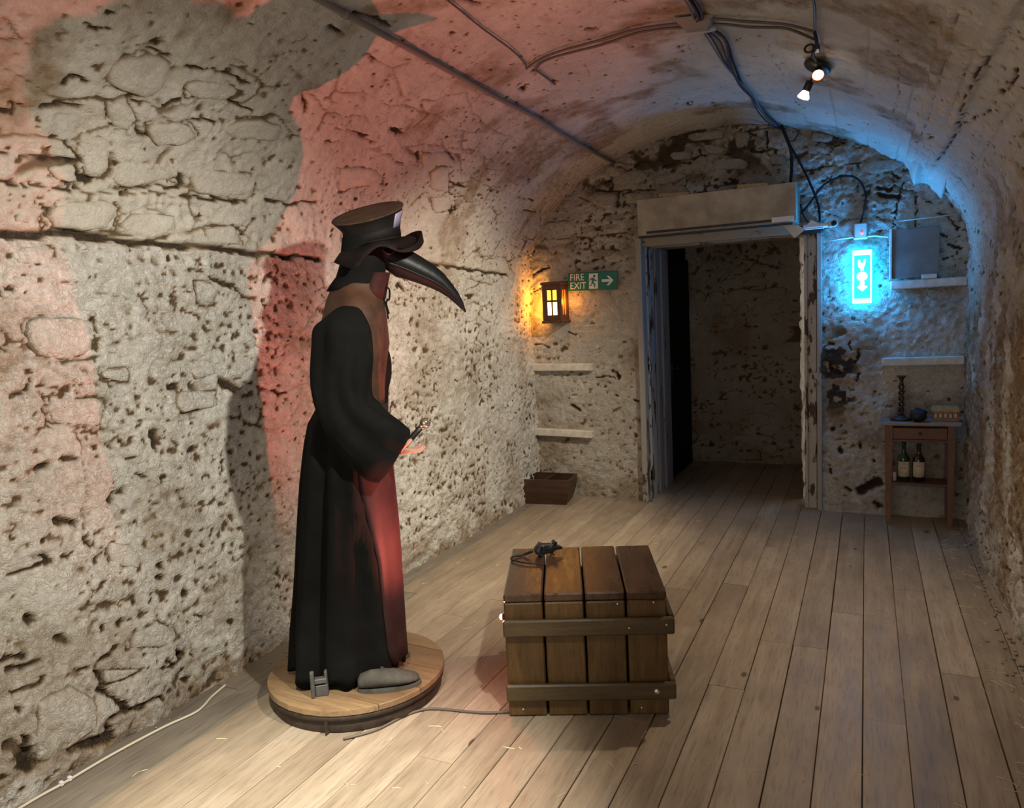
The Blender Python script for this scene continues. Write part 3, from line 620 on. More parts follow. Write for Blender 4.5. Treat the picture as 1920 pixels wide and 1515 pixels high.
for i, st_ in enumerate(STONES):
    up = sum(q_[0] for q_ in st_) / len(st_) > 1.9
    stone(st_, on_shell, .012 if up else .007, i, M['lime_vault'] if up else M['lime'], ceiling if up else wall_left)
# flaking lump of plaster hanging at the right springing
def rock(c, r, seed, sx=1, sy=1, sz=1, sub=2):
    bm = bmesh.new(); bmesh.ops.create_icosphere(bm, subdivisions=sub, radius=1)
    rnd = random.Random(seed)
    for v in bm.verts:
        k = r * (1 + rnd.uniform(-.18, .18))
        v.co = Vector((c[0] + v.co.x * k * sx, c[1] + v.co.y * k * sy, c[2] + v.co.z * k * sz))
    bm.verts.index_update()
    mb = MB().add([v.co[:] for v in bm.verts], [[v.index for v in f.verts] for f in bm.faces], False); bm.free(); return mb
lump = MB()
for pts in ([(.20, 2.50), (.262, 2.41), (.285, 2.30), (.33, 2.318), (.372, 2.303), (.41, 2.25), (.452, 2.195), (.475, 2.26), (.50, 2.31), (.54, 2.40), (.40, 2.62), (.25, 2.66)],):
    ctr = (.38, 2.44)
    fine = [((a_[0] * (3 - k) + b_[0] * k) / 3, (a_[1] * (3 - k) + b_[1] * k) / 3) for a_, b_ in zip(pts, pts[1:] + pts[:1]) for k in range(3)]
    rl = random.Random(2)
    lump.loft([[Vector((ctr[0] + (x - ctr[0]) * sc_ + rl.uniform(-.006, .006), yy + rl.uniform(-.012, .012), ctr[1] + (z - ctr[1]) * sc_ + dz_ + rl.uniform(-.006, .006))) for x, z in fine]
               for yy, sc_, dz_ in ((5.10, .9, .17), (5.30, .93, .105), (5.48, .96, .06), (5.62, .98, .03), (5.72, 1, .012), (5.80, 1, 0), (5.86, .97, .004))], True, True, True, True)
lump.build('plaster_chunk', M['lime_vault'], ceiling)

# ------------------------------------------------------------------ end wall with the doorway
YB = 5.95
xe = np.arange(-2.8, .86, .0105); ze = np.arange(-.042, 3.12, .0105)
ZG, XG = np.meshgrid(ze, xe, indexing='ij')
re_ = np.interp(ZG, [0, 1.9, 2.3, 3.0], [.70, .75, 1.2, 1.4])
jE = np.interp(ZG, [0, 1.9, 2.25, 3.0], [.15, .25, 1.0, 1.0])
HE, DE = relief(ZG, XG, ze, xe, re_, [(w, [(b, a) for a, b in pts]) for w, pts in END_CRACKS], [[(b, a) for a, b in p_] for p_ in END_STONES], 500, np.interp(ZG, [0, 2, 2.4, 3], [.30, .30, .75, .8]), jE)
DE = np.maximum(DE, sst(.5, .62, fbm(ZG / .16, XG / .2, 520, 3)) * sst(2.35, 2.7, ZG) * .75)
stE = sst(.5, .72, fbm(ZG / .4, XG / .4, 521, 3)) * .6
stE = np.maximum(stE, sst(2.2, 2.6, ZG) * .55 * sst(.3, .55, fbm(ZG / .3, XG / .3, 522, 2)))
peel = sst(.47, .53, fbm(ZG / .09, XG / .10, 523, 3)) * sst(.0, .12, XG + .36) * sst(.02, -.12, XG) * sst(1.45, 1.2, ZG + .25 * (fbm(ZG / .3, XG / .3, 524) - .5)) * sst(.55, .9, ZG)
DE = np.maximum(DE, peel * .9)
DX0, DX1, DZ = -1.635, -.315, 2.14
hole = (XG[:-1, :-1] > DX0) & (XG[1:, 1:] < DX1) & (ZG[1:, 1:] < DZ)
wall_back = link('wall_back', grid_mesh('wall_back', XG, YB - HE, ZG, {'dirt_and_dark': DE, 'stain': stE}, None, hole), M['lime_end'])
tag(wall_back, kind='structure')
def on_end(x, z, h):
    return (x, YB - float(low(np.array(z), np.array(x))) - h, z)
for i, p_ in enumerate(END_STONES):
    stone(p_, on_end, .014, 300 + i, M['lime_old'], wall_back)
rnd = random.Random(5)
z = 2.44; row = 0
while z < 2.9:
    hgt = rnd.uniform(.05, .11); x = -2.55 + rnd.uniform(0, .2)
    while x < .5:
        wd = rnd.uniform(.12, .34)
        tq = min(1, abs(x + wd / 2 - XC) / AX); zt = ZS + RISE * (1 - tq ** 1.8) ** .5
        busy = any(abs(x + wd / 2 - sum(a for a, b in p_) / len(p_)) < .22 and abs(z + hgt / 2 - sum(b for a, b in p_) / len(p_)) < .09 for p_ in END_STONES)
        if z + hgt < zt - .07 and rnd.random() < .5 and not busy:
            j = lambda: rnd.uniform(-.012, .012)
            stone([(x + j(), z + j()), (x + wd * .5, z + j()), (x + wd + j(), z + j()), (x + wd + j(), z + hgt * .8), (x + wd * .55, z + hgt + j()), (x + j(), z + hgt * .9)], on_end, rnd.uniform(.004, .018), rnd.randint(0, 9999), M['lime_old'], wall_back, 14)
        x += wd + rnd.uniform(.012, .03)
    z += hgt + .02
# left shoulder of the end wall: rough courses below the arch
z = 2.02
while z < 2.40:
    hgt = rnd.uniform(.04, .075); x = -2.5
    while x < -1.75:
        wd = rnd.uniform(.10, .24)
        tq = min(1, abs(x - XC) / AX); zt = ZS + RISE * (1 - tq ** 1.8) ** .5
        if z + hgt < zt - .05 and rnd.random() < .5:
            stone([(x, z), (x + wd, z + rnd.uniform(-.01, .01)), (x + wd * .97, z + hgt), (x + .02, z + hgt * .9)], on_end, rnd.uniform(.002, .012), rnd.randint(0, 9999), M['lime_old'], wall_back, 12)
        x += wd + .02
    z += hgt + .018

# passage behind the doorway
def relief_wall(name, axis, pos, a0, a1, b1, step, mt, seed, rg=1.0, sign=1):
    ua = np.arange(-3 * step, b1 + step, step); va = np.arange(a0, a1 + step, step)
    UG, VG = np.meshgrid(ua, va, indexing='ij')
    hh, dd = relief(UG, VG, ua, va, np.full(UG.shape, rg), [], [], seed, .6, 1.0)
    at_ = {'dirt_and_dark': dd, 'stain': sst(.5, .7, fbm(UG / .4, VG / .4, seed + 3, 2)) * .5}
    if axis == 'Y': g = grid_mesh(name, VG, pos - hh * sign, UG, at_, mt)
    else: g = grid_mesh(name, pos - hh * sign, VG, UG, at_, mt)
    return tag(link(name, g, mt), kind='structure')
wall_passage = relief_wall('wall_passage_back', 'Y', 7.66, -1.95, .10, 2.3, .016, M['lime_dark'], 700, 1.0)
rnd = random.Random(12); z = .10
while z < 1.95:
    hgt = rnd.uniform(.06, .13); x = -1.58
    while x < -.62:
        wd = rnd.uniform(.12, .30)
        if x + wd < -.52 and rnd.random() < (.55 if z < .75 or z > 1.4 else .18):
            stone([(x, z + rnd.uniform(-.01, .01)), (x + wd, z), (x + wd * .98, z + hgt), (x + wd * .4, z + hgt * 1.05), (x + .01, z + hgt * .9)],
                       lambda a, b, h: (a, 7.66 - float(low(np.array(b), np.array(a))) - h, b), rnd.uniform(.004, .014), rnd.randint(0, 999), M['lime_dark'], wall_passage, 12)
        x += wd + .02
    z += hgt + .02
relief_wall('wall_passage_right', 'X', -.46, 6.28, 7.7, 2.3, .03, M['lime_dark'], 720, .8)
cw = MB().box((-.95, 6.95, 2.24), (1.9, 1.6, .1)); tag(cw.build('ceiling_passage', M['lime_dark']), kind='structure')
sw = MB().box((-1.67, 6.84, 1.1), (.06, 1.62, 2.3)); tag(sw.build('wall_passage_left', M['black']), kind='structure')  # wall coloured black for the lack of light there
dl = tag(thing('passage_shade', None, None), kind='structure')  # added black panel standing for the unlit stretch of passage wall
MB().box((-1.612, 7.10, 1.03), (.04, .90, 2.02), .004).build('shade_panel', M['black'], dl)
MB().box((-1.588, 6.72, 1.0), (.02, .03, .16), .004).tube([(-1.585, 6.72, 1.03), (-1.55, 6.72, 1.03), (-1.55, 6.80, 1.03)], .008, 8).build('panel_handle', M['blackm'], dl)  # handle added to the made-up panel
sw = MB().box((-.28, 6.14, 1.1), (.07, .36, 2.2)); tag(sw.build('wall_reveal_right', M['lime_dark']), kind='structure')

# ------------------------------------------------------------------ floor
floor = link('floor', MB().box((-1.0, 3.05, -.06), (3.9, 9.4, .06)).mesh('floor'), M['subfloor'])
tag(floor, kind='structure')
rnd = random.Random(21)
BW = .1457
edges = [-.0050 + BW * k for k in range(-19, 6)]
fixed = {round(-.299, 2): [3.05], round(-1.176, 2): [1.86], round(-1.912, 2): [2.06], round(.133 - .146, 2): [2.98]}
for k in range(len(edges) - 1):
    xa, xb = edges[k] + .0016, edges[k + 1] - .0016
    xa = max(xa, -2.74); xb = min(xb, .74)
    if xb - xa < .02: continue
    ys = [-1.6]
    while ys[-1] < 7.7:
        ys.append(ys[-1] + rnd.uniform(1.7, 3.4))
    if k % 3 == 0: ys[1:-1] = [v for v in ys[1:-1]]
    ys[-1] = 7.75
    for ya, yb in zip(ys, ys[1:]):
        if yb - ya < .15: continue
        ya2, yb2 = ya + .0012, yb - .0012
        hz = rnd.uniform(-.0016, .0)
        b = .0022
        j0, j1 = rnd.uniform(-.0012, .0012), rnd.uniform(-.0012, .0012)
        vs = []
        for yy, e, jj in ((ya2, 0, j0), (yb2, 0, j1)):
            vs += [(xa + jj, yy, -.028), (xb + jj, yy, -.028), (xb + jj, yy, hz - b), (xb + jj - b, yy, hz), (xa + jj + b, yy, hz), (xa + jj, yy, hz - b)]
        fs = [(0, 1, 7, 6), (1, 2, 8, 7), (2, 3, 9, 8), (3, 4, 10, 9), (4, 5, 11, 10), (5, 0, 6, 11), (5, 4, 3, 2, 1, 0), (6, 7, 8, 9, 10, 11)]
        grey = xb < -2.40 or (xb < -2.30 and ya < 1.0)
        MB().add(vs, fs).build('plank', M['board_grey'] if grey else M['board'], floor)

# ------------------------------------------------------------------ doorway trim
dt = tag(thing('trim_1', None, None), kind='structure')
def jb(name, c, d, mt, bev=.004): return MB().box(c, d, bev).build(name, mt, dt)
jb('jamb_board', (-1.632, 5.935, 1.07), (.046, .11, 2.14), M['jamb_b'])
jb('jamb_board', (-1.625, 6.115, 1.055), (.05, .20, 2.11), M['jamb'])
jb('jamb_board', (-1.618, 6.315, 1.045), (.05, .13, 2.09), M['jamb_b'])
jb('jamb_board', (-1.610, 6.53, 1.04), (.06, .24, 2.08), M['jamb_b'])
jb('jamb_block', (-1.605, 6.03, 1.10), (.03, .03, .06), M['jamb'])
jb('jamb_block', (-1.605, 6.03, .20), (.03, .03, .09), M['jamb'])
jb('jamb_board', (-.372, 6.08, 1.03), (.085, .16, 2.06), M['jamb'])
jb('jamb_bead', (-.398, 5.995, 1.03), (.014, .02, 2.05), M['jamb'])
jb('jamb_board', (-.306, 5.955, 1.04), (.034, .07, 2.06), M['jamb_b'])
jb('jamb_block', (-.335, 5.975, 1.02), (.05, .04, .05), M['jamb'])
jb('head_board', (-.975, 5.945, 2.105), (1.33, .06, .075), M['head'])
jb('head_board', (-.975, 6.05, 2.115), (1.31, .12, .05), M['head'])
jb('head_board', (-.985, 6.22, 2.095), (1.31, .18, .06), M['head'])
jb('head_board', (-.985, 6.47, 2.11), (1.31, .28, .05), M['jamb_b'])
jb('head_bracket', (-.36, 5.93, 2.085), (.16, .09, .06), M['blackm'], .012)

# boxed shutter housing over the doorway, 30 cm proud of the wall
t = thing('lintel_box', 'long plastered timber box projecting above the dark doorway', 'panel', (-1.0, 5.79, 2.26))
MB().box((0, -.145, 0), (1.125, .018, .265), .003).build('front_board', M['boxed'], t)
MB().box((.555, .01, 0), (.016, .30, .265), .003).build('end_board', M['boxed'], t)
MB().box((-.555, .01, 0), (.016, .30, .265), .003).build('end_board', M['boxed'], t)
MB().box((0, .01, .126), (1.10, .30, .016), .003).build('top_board', M['boxed'], t)
MB().box((0, .03, -.125), (1.10, .27, .012), .003).build('bottom_board', M['head'], t)
tag(MB().box((.02, -.157, -.116), (1.03, .012, .016), .003).build('rail', M['blackm'], t), 'black metal rail')
tag(MB().box((-.01, -.150, -.147), (1.10, .02, .014), .003).build('rail', M['blackm'], t), 'black metal lower rail')
tag(MB().box((.475, -.166, -.113), (.145, .010, .036), .002).build('label_plate', M['white'], t), 'white plate')
for i, (xa, xb, z_, rot) in enumerate(((-1.40, -1.18, 2.408, .02), (-.835, -.625, 2.405, -.03))):
    mb = MB(); l = xb - xa
    mb.add([(-l / 2, -.03, 0), (l / 2, -.03, 0), (l / 2, .03, 0), (-l / 2, .03, 0), (-l / 2, -.03, .030), (l / 2, -.03, .018), (l / 2, .03, .018), (-l / 2, .03, .030)],
           [(3, 2, 1, 0), (4, 5, 6, 7), (0, 1, 5, 4), (1, 2, 6, 5), (2, 3, 7, 6), (3, 0, 4, 7)])
    o = mb.build('wooden_wedge', M['lid'])
    o.location = ((xa + xb) / 2, 5.70, 2.3945); o.rotation_euler = (0, 0, rot)
    tag(o, ('brown wooden wedge on the box over the doorway, nearer the lantern', 'brown wooden wedge on the box over the doorway, nearer the hanging cables')[i], 'wedge', 'wooden wedges')
# flap of paper, bullet camera on its arm
mb = MB()
mb.add([(0, 0, 0), (.105, -.015, -.012), (.148, -.02, -.05), (.078, -.01, -.10), (0, .002, 0), (.105, -.013, -.012), (.148, -.018, -.05), (.078, -.008, -.10)],
       [(0, 1, 2, 3), (7, 6, 5, 4), (0, 4, 5, 1), (1, 5, 6, 2), (2, 6, 7, 3), (3, 7, 4, 0)])
o = mb.build('paper_flap', M['flap']); o.location = (-.535, 5.73, 2.118)
tag(o, 'torn white flap hanging at the upper right door corner', 'flap')
t = thing('security_camera', 'white bullet camera with black lens at upper right door corner', 'camera', (-.32, 5.80, 2.095))
CM = Matrix.Translation((.10, -.04, 0)) @ Matrix.Rotation(math.radians(90), 4, 'X') @ Matrix.Rotation(math.radians(20), 4, 'Y')
MB().lathe([(.001, 0), (.020, .001), (.023, .01), (.023, .06), (.026, .062), (.026, .075), (.022, .076), (.001, .0765)], 20, M=CM @ Matrix.Translation((0, 0, -.02))).build('body', M['white'], t)
tag(MB().lathe([(.001, 0), (.019, 0), (.019, .005), (.012, .007), (.001, .008)], 20, M=CM @ Matrix.Translation((0, 0, .056))).build('lens', M['blackm'], t), 'black glass lens')
MB().box((.0, .0, .0), (.17, .05, .03), .008).build('arm', M['white'], t)
MB().add([(-.085, -.02, -.02), (.05, -.02, -.02), (.05, -.02, .0), (-.03, -.02, .045), (-.085, .02, -.02), (.05, .02, -.02), (.05, .02, .0), (-.03, .02, .045)],
         [(0, 1, 2, 3), (7, 6, 5, 4), (0, 4, 5, 1), (1, 5, 6, 2), (2, 6, 7, 3), (3, 7, 4, 0)]).build('bracket', M['white'], t)
t = thing('alarm_sensor', 'small grey sensor box with red light above the lit exit sign', 'sensor', (-.035, 5.91, 2.045))
MB().box((0, 0, 0), (.085, .07, .105), .008).build('housing', M['jwhite'], t)
MB().lathe([(.001, 0), (.009, 0), (.008, .004), (.001, .005)], 14, M=Matrix.Translation((.008, -.035, -.018)) @ Matrix.Rotation(math.radians(90), 4, 'X')).build('indicator', M['red_led'], t)
MB().box((0, .0, -.052), (.088, .072, .012), .003).build('rim', M['white'], t)
o = MB().tube([(-.255, 5.90, 1.995), (-.10, 5.885, 2.002), (.06, 5.885, 2.0), (.14, 5.89, 1.985)], .006, 8).build('surface_conduit', M['white'])
tag(o, 'thin white conduit running below the sensor box', 'conduit')

# lit exit sign mounted on end
t = thing('exit_sign', 'glowing cyan emergency exit light box hung upright on the end wall', 'sign', (-.024, 5.895, 1.722))
MB().box((0, .0, 0), (.118, .05, .362), .004).build('housing', M['lit_side'], t)
fr = MB()
for c, d in (((0, -.030, .168), (.126, .014, .036)), ((0, -.030, -.168), (.126, .014, .036)), ((-.057, -.030, 0), (.012, .014, .30)), ((.057, -.030, 0), (.012, .014, .30))): fr.box(c, d, .002)
fr.build('frame', M['lit_frame'], t)
MB().box((0, -.028, 0), (.104, .006, .302), 0).build('panel', M['cyan'], t)
RX = Matrix.Translation((0, -.0312, 0)) @ Matrix.Rotation(math.radians(90), 4, 'X')
s_ = MB()   # running figure, lying on its side as the box is hung on end
s_.prism([(-.026, .118), (-.014, .122), (-.008, .098), (.004, .092), (.010, .120), (.024, .124), (.022, .104), (.018, .080), (.010, .062), (-.008, .060), (-.022, .066), (-.027, .088)], 0, .0014, RX)
s_.prism([(-.010, .060), (.010, .060), (.012, .044), (-.010, .044)], 0, .0014, RX)
s_.build('running_figure', M['lit_white'], t)
s_ = MB(); s_.prism([(.036 * math.cos(a) * (1 if abs(math.cos(a)) < .8 else .96), .004 + .032 * math.sin(a)) for a in [2 * math.pi * i / 20 for i in range(20)]], 0, .0014, RX)
s_.build('doorway_symbol', M['lit_white'], t)
s_ = MB(); s_.prism([(-.012, -.030), (.014, -.030), (.015, -.060), (.036, -.070), (.002, -.102), (-.034, -.070), (-.014, -.060)], 0, .0014, RX)
s_.build('arrow', M['lit_white'], t)

# lantern and fire exit plate
t = thing('wall_lantern', 'dark red wooden lantern glowing amber beside the green fire exit sign', 'lantern', (-2.345, 5.86, 1.668))
w_, d_, h_ = .17, .17, .34
for sx in (-1, 1):
    for sy in (-1, 1):
        MB().box((sx * (w_ / 2 - .012), sy * (d_ / 2 - .012), 0), (.024, .024, h_ - .04), .003).build('corner_post', M['lantern'], t)
MB().box((0, 0, h_ / 2 - .012), (w_ + .02, d_ + .02, .024), .005).build('top_board', M['lantern'], t)
MB().box((0, 0, -h_ / 2 + .012), (w_ + .02, d_ + .02, .024), .005).build('bottom_board', M['lantern'], t)
MB().box((0, d_ / 2 - .004, 0), (w_ - .03, .008, h_ - .05)).build('back_board', M['lantern'], t)
fm = MB()
for c, d in (((-.052, -.074, 0), (.018, .016, .29)), ((.052, -.074, 0), (.018, .016, .29)), ((0, -.074, .125), (.09, .016, .045)), ((0, -.074, -.125), (.09, .016, .045))): fm.box(c, d, .003)
fm.build('front_frame', M['lantern'], t)
MB().box((0, -.077, .0), (.012, .012, .21), .002).build('glazing_bar', M['lantern'], t)
MB().box((0, -.077, .012), (.09, .012, .016), .002).build('glazing_bar', M['lantern'], t)
for i in (-1, 1):
    MB().box((i * .024, -.070, .060), (.037, .004, .082)).build('pane', M['amber'], t)
    tag(MB().box((i * .024, -.070, -.050), (.037, .004, .106)).build('pane', M['amber_hot'], t), 'brightest lower pane')
for sx in (-1, 1):
    f2 = MB()
    for c, d in (((sx * .076, 0, .125), (.014, .13, .045)), ((sx * .076, 0, -.125), (.014, .13, .045)), ((sx * .076, -.055, 0), (.014, .02, .21)), ((sx * .076, .055, 0), (.014, .02, .21))): f2.box(c, d, .003)
    f2.build('side_frame', M['lantern'], t)
    if sx < 0: MB().box((-.071, 0, 0), (.004, .10, .21)).build('side_pane', M['amber_side'], t)
    else:
        MB().box((.071, 0, 0), (.004, .10, .21)).build('side_pane', M['amber_side_r'], t)
        MB().box((.074, 0, 0), (.008, .012, .21), .002).build('glazing_bar', M['lantern'], t)
t = thing('fire_exit_sign', 'green plate reading FIRE EXIT with running figure and white arrow', 'sign', (-2.03, 5.905, 1.826))
t.rotation_euler = (0, math.radians(1.5), 0)
MB().box((0, 0, 0), (.43, .008, .148), .002).build('plate', M['sgreen'], t)
RS = Matrix.Translation((0, -.0042, 0)) @ Matrix.Rotation(math.radians(90), 4, 'X')
text_mesh('lettering', 'FIRE', .078, M['swhite'], t, RS @ Matrix.Translation((-.197, .010, 0)), .0006, sx=.90)
text_mesh('lettering', 'EXIT', .078, M['swhite'], t, RS @ Matrix.Translation((-.197, -.058, 0)), .0006, sx=.90)
s_ = MB(); s_.prism([(-.028, -.062), (.048, -.062), (.048, .062), (-.028, .062)], 0, .0008, RS)
s_.build('doorway_symbol', M['swhite'], t)
s_ = MB(); RS2 = RS @ Matrix.Translation((0, 0, .0008))
s_.prism([(.018 + .011 * math.cos(a), .040 + .011 * math.sin(a)) for a in [2 * math.pi * i / 14 for i in range(14)]], 0, .0006, RS2)
s_.prism([(-.004, .028), (.016, .026), (.024, .010), (.038, .008), (.038, .0), (.020, -.001), (.014, .008), (.012, -.010), (.026, -.024), (.024, -.052), (.015, -.052), (.014, -.028), (.002, -.018), (-.006, -.036), (-.024, -.040), (-.024, -.031), (-.011, -.028), (-.006, -.008), (-.002, .014), (-.014, .010), (-.016, -.004), (-.022, -.003), (-.021, .016)], 0, .0006, RS2)
s_.build('running_figure', M['sgreen'], t)
s_ = MB(); s_.prism([(.083, -.011), (.148, -.011), (.122, -.038), (.143, -.038), (.182, .0), (.143, .038), (.122, .038), (.148, .011), (.083, .011)], 0, .0008, RS)
s_.build('arrow', M['swhite'], t)

# wall battens, ledge and grey panel in the niche
def batten(xa, xb, z_, hgt, dep, label, tilt=0.0, y_=5.925):
    o = MB().box((0, 0, 0), (xb - xa, dep, hgt), .006).build('wall_batten', M['batten'])
    o.location = ((xa + xb) / 2, y_, z_); o.rotation_euler = (0, tilt, 0)
    return tag(o, label, 'batten', 'painted wall battens')
batten(-2.61, -2.06, 1.122, .062, .07, 'whitewashed wooden batten on the end wall below the lantern, upper of two', .012)
batten(-2.63, -2.08, .557, .062, .08, 'whitewashed wooden batten on the end wall above the wooden trough', .03)
batten(.105, .61, 1.118, .058, .07, 'pale batten on the end wall above the candlestick', -.01)
batten(.155, .615, 1.652, .058, .10, 'pale ledge batten under the grey panel', -.006)
t = thing('grey_panel', 'flat grey board standing on a ledge in the upper right corner', 'panel', (.30, 5.885, 1.863))
MB().box((0.005, 0, 0), (.285, .02, .335), .002).build('board', M['greyboard'], t)
MB().box((-.145, 0, 0), (.014, .05, .345), .002).build('edge_strip', M['batten'], t)
tag(MB().box((.09, -.012, -.165), (.09, .03, .03), .003).build('block', M['batten'], t), 'small pale block')
o = MB().tube([(.20, 5.88, 2.085), (.40, 5.87, 2.09), (.61, 5.85, 2.098)], .005, 6).build('thin_pipe', M['jwhite'])
tag(o, 'thin pale pipe above the grey panel', 'pipe')

# side table with its things
TX, TY = .335, 5.80
t = thing('side_table', 'small brown side table with one drawer in the far corner', 'table', (TX, TY, 0))
MB().box((.0, 0, .706), (.49, .25, .022), .004).build('tabletop', M['table_top'], t)
for sx in (-1, 1):
    for sy in (-1, 1):
        lg = MB(); a, b2 = .021, .015; x_, y_ = sx * .186, sy * .09
        lg.loft([[Vector((x_ + i * a, y_ + j * a, .695)) for i, j in ((-1, -1), (1, -1), (1, 1), (-1, 1))], [Vector((x_ + i * a, y_ + j * a, .58)) for i, j in ((-1, -1), (1, -1), (1, 1), (-1, 1))],
                 [Vector((x_ + i * b2, y_ + j * b2, .0)) for i, j in ((-1, -1), (1, -1), (1, 1), (-1, 1))]], True, True, True, False)
        lg.build('leg', M['table'], t)
dr = MB().box((0, -.098, .640), (.326, .018, .078), .003).build('drawer', M['table'], t)
MB().lathe([(.001, 0), (.006, 0), (.006, .006), (.011, .012), (.009, .02), (.001, .022)], 14, M=Matrix.Translation((0, -.106, .643)) @ Matrix.Rotation(math.radians(90), 4, 'X')).build('knob', M['dark_turned'], dr)
MB().box((0, -.094, .589), (.34, .020, .018), .002).build('front_rail', M['table'], t)
MB().box((0, .09, .64), (.34, .016, .10), .002).build('back_rail', M['table'], t)
for sx in (-1, 1): MB().box((sx * .186, 0, .64), (.016, .15, .10), .002).build('side_rail', M['table'], t)
MB().box((0, 0, .285), (.39, .20, .018), .003).build('shelf', M['table'], t)
t = thing('candlestick', 'tall dark barley twist candlestick on the side table', 'candlestick', (.225, 5.80, .717))
MB().lathe([(.001, 0), (.064, 0), (.070, .006), (.070, .014), (.062, .020), (.03, .026), (.024, .034), (.001, .036)], 28).build('base', M['dark_turned'], t)
for k in range(2):
    MB().tube([(.0125 * math.cos(u * 17 + k * math.pi), .0125 * math.sin(u * 17 + k * math.pi), .034 + .215 * u) for u in [i / 64 for i in range(65)]], .0085, 7).build('twist', M['dark_turned'], t)
MB().lathe([(.001, .245), (.014, .245), (.017, .252), (.011, .262), (.011, .275), (.022, .298), (.031, .306), (.031, .311), (.012, .309), (.001, .300)], 22).build('candle_cup', M['dark_turned'], t)
bm_ = rock((0, 0, 0), .0515, 3, 1, .95, .88, 3)
o = bm_.build('dark_ball', M['dark_ball']); o.location = (.328, 5.738, .717 + .046)
o.data.polygons.foreach_set('use_smooth', [True] * len(o.data.polygons))
tag(o, 'lumpy black ball between candlestick and small brown box', 'ball')
t = thing('arched_box', 'small brown box with five pale windows and ochre lid on the table', 'box', (.490, 5.805, .717))
bx = MB()
for c, d in (((0, 0, .012), (.155, .10, .024)), ((0, 0, .060), (.155, .10, .012)), ((0, .04, .036), (.155, .02, .04)), ((-.0735, 0, .036), (.008, .10, .03)), ((.0735, 0, .036), (.008, .10, .03))): bx.box(c, d, .0015)
for i in range(4): bx.box((-.044 + i * .0293, -.044, .038), (.009, .012, .036))
bx.build('body', M['terra'], t)
for i in range(5):
    MB().box((-.0586 + i * .0293, -.040, .038), (.0155, .006, .029), .002).build('window', M['pale'], t)
ld = MB(); ld.loft([[Vector((x_, y_, z_)) for x_, y_ in ((-a, -b2), (a, -b2), (a, b2), (-a, b2))] for a, b2, z_ in ((.082, .056, .066), (.082, .056, .074), (.070, .046, .100))], True, True, True, False)
ld.build('lid', M['lid'], t)
def bottle(x_, y_, glass, label, hgt, r, kind):
    t = thing('wine_bottle', label, 'bottle', (x_, y_, .2945), 0, 'bottles under the side table')
    MB().lathe([(.001, .004), (r * .8, 0), (r, .006), (r, hgt * .55), (r * .93, hgt * .62), (r * .45, hgt * .72), (r * .36, hgt * .76), (r * .34, hgt * .94), (r * .42, hgt * .945), (r * .42, hgt * .965), (r * .36, hgt), (.001, hgt)], 26).build('glass', glass, t)
    lb = MB()
    n = 14
    for rr in (r + .0006,):
        vs = []; fs = []
        for k in range(n + 1):
            a = math.radians(-90 - 62 + 124 * k / n)
            vs += [(rr * math.cos(a), rr * math.sin(a), .035), (rr * math.cos(a), rr * math.sin(a), .140)]
        fs = [(2 * k, 2 * k + 2, 2 * k + 3, 2 * k + 1) for k in range(n)]
        lb.add(vs, fs, True)
    lo = lb.build('paper_label', M['paper'], t)
    md = lo.modifiers.new('thickness', 'SOLIDIFY'); md.thickness = .0008; md.offset = 1
    RB = Matrix.Translation((0, -(r + .0018), 0)) @ Matrix.Rotation(math.radians(90), 4, 'X')
    if kind == 0:
        MB().prism([(.006 * math.cos(a), .124 + .005 * math.sin(a)) for a in [2 * math.pi * i / 10 for i in range(10)]], 0, .0008, RB).build('seal', M['ink'], lo)
        MB().prism([(-.02, .090), (-.012, .098), (.0, .102), (.012, .098), (.02, .090), (.012, .094), (0, .097), (-.012, .094)], -.0006, .0006, RB).build('scroll', M['ink'], lo)
    else:
        MB().prism([(-.015, .112), (.015, .112), (.015, .118), (-.015, .118)], -.0006, .0006, RB).build('scroll', M['ink_red'], lo)
bottle(.243, 5.775, M['green_glass'], 'green wine bottle with dark seal on its cream label, under the table', .272, .0385, 0)
bottle(.335, 5.775, M['brown_glass'], 'dark brown wine bottle with plain cream label, under the table', .262, .039, 1)
o = MB().lathe([(.001, 0), (.011, 0), (.0115, .002), (.0115, .055), (.009, .060), (.001, .058)], 14).build('candle_stub', M['candle']); o.location = (.188, 5.775, .2945)
tag(o, 'short pale candle stub left of the green bottle', 'candle')

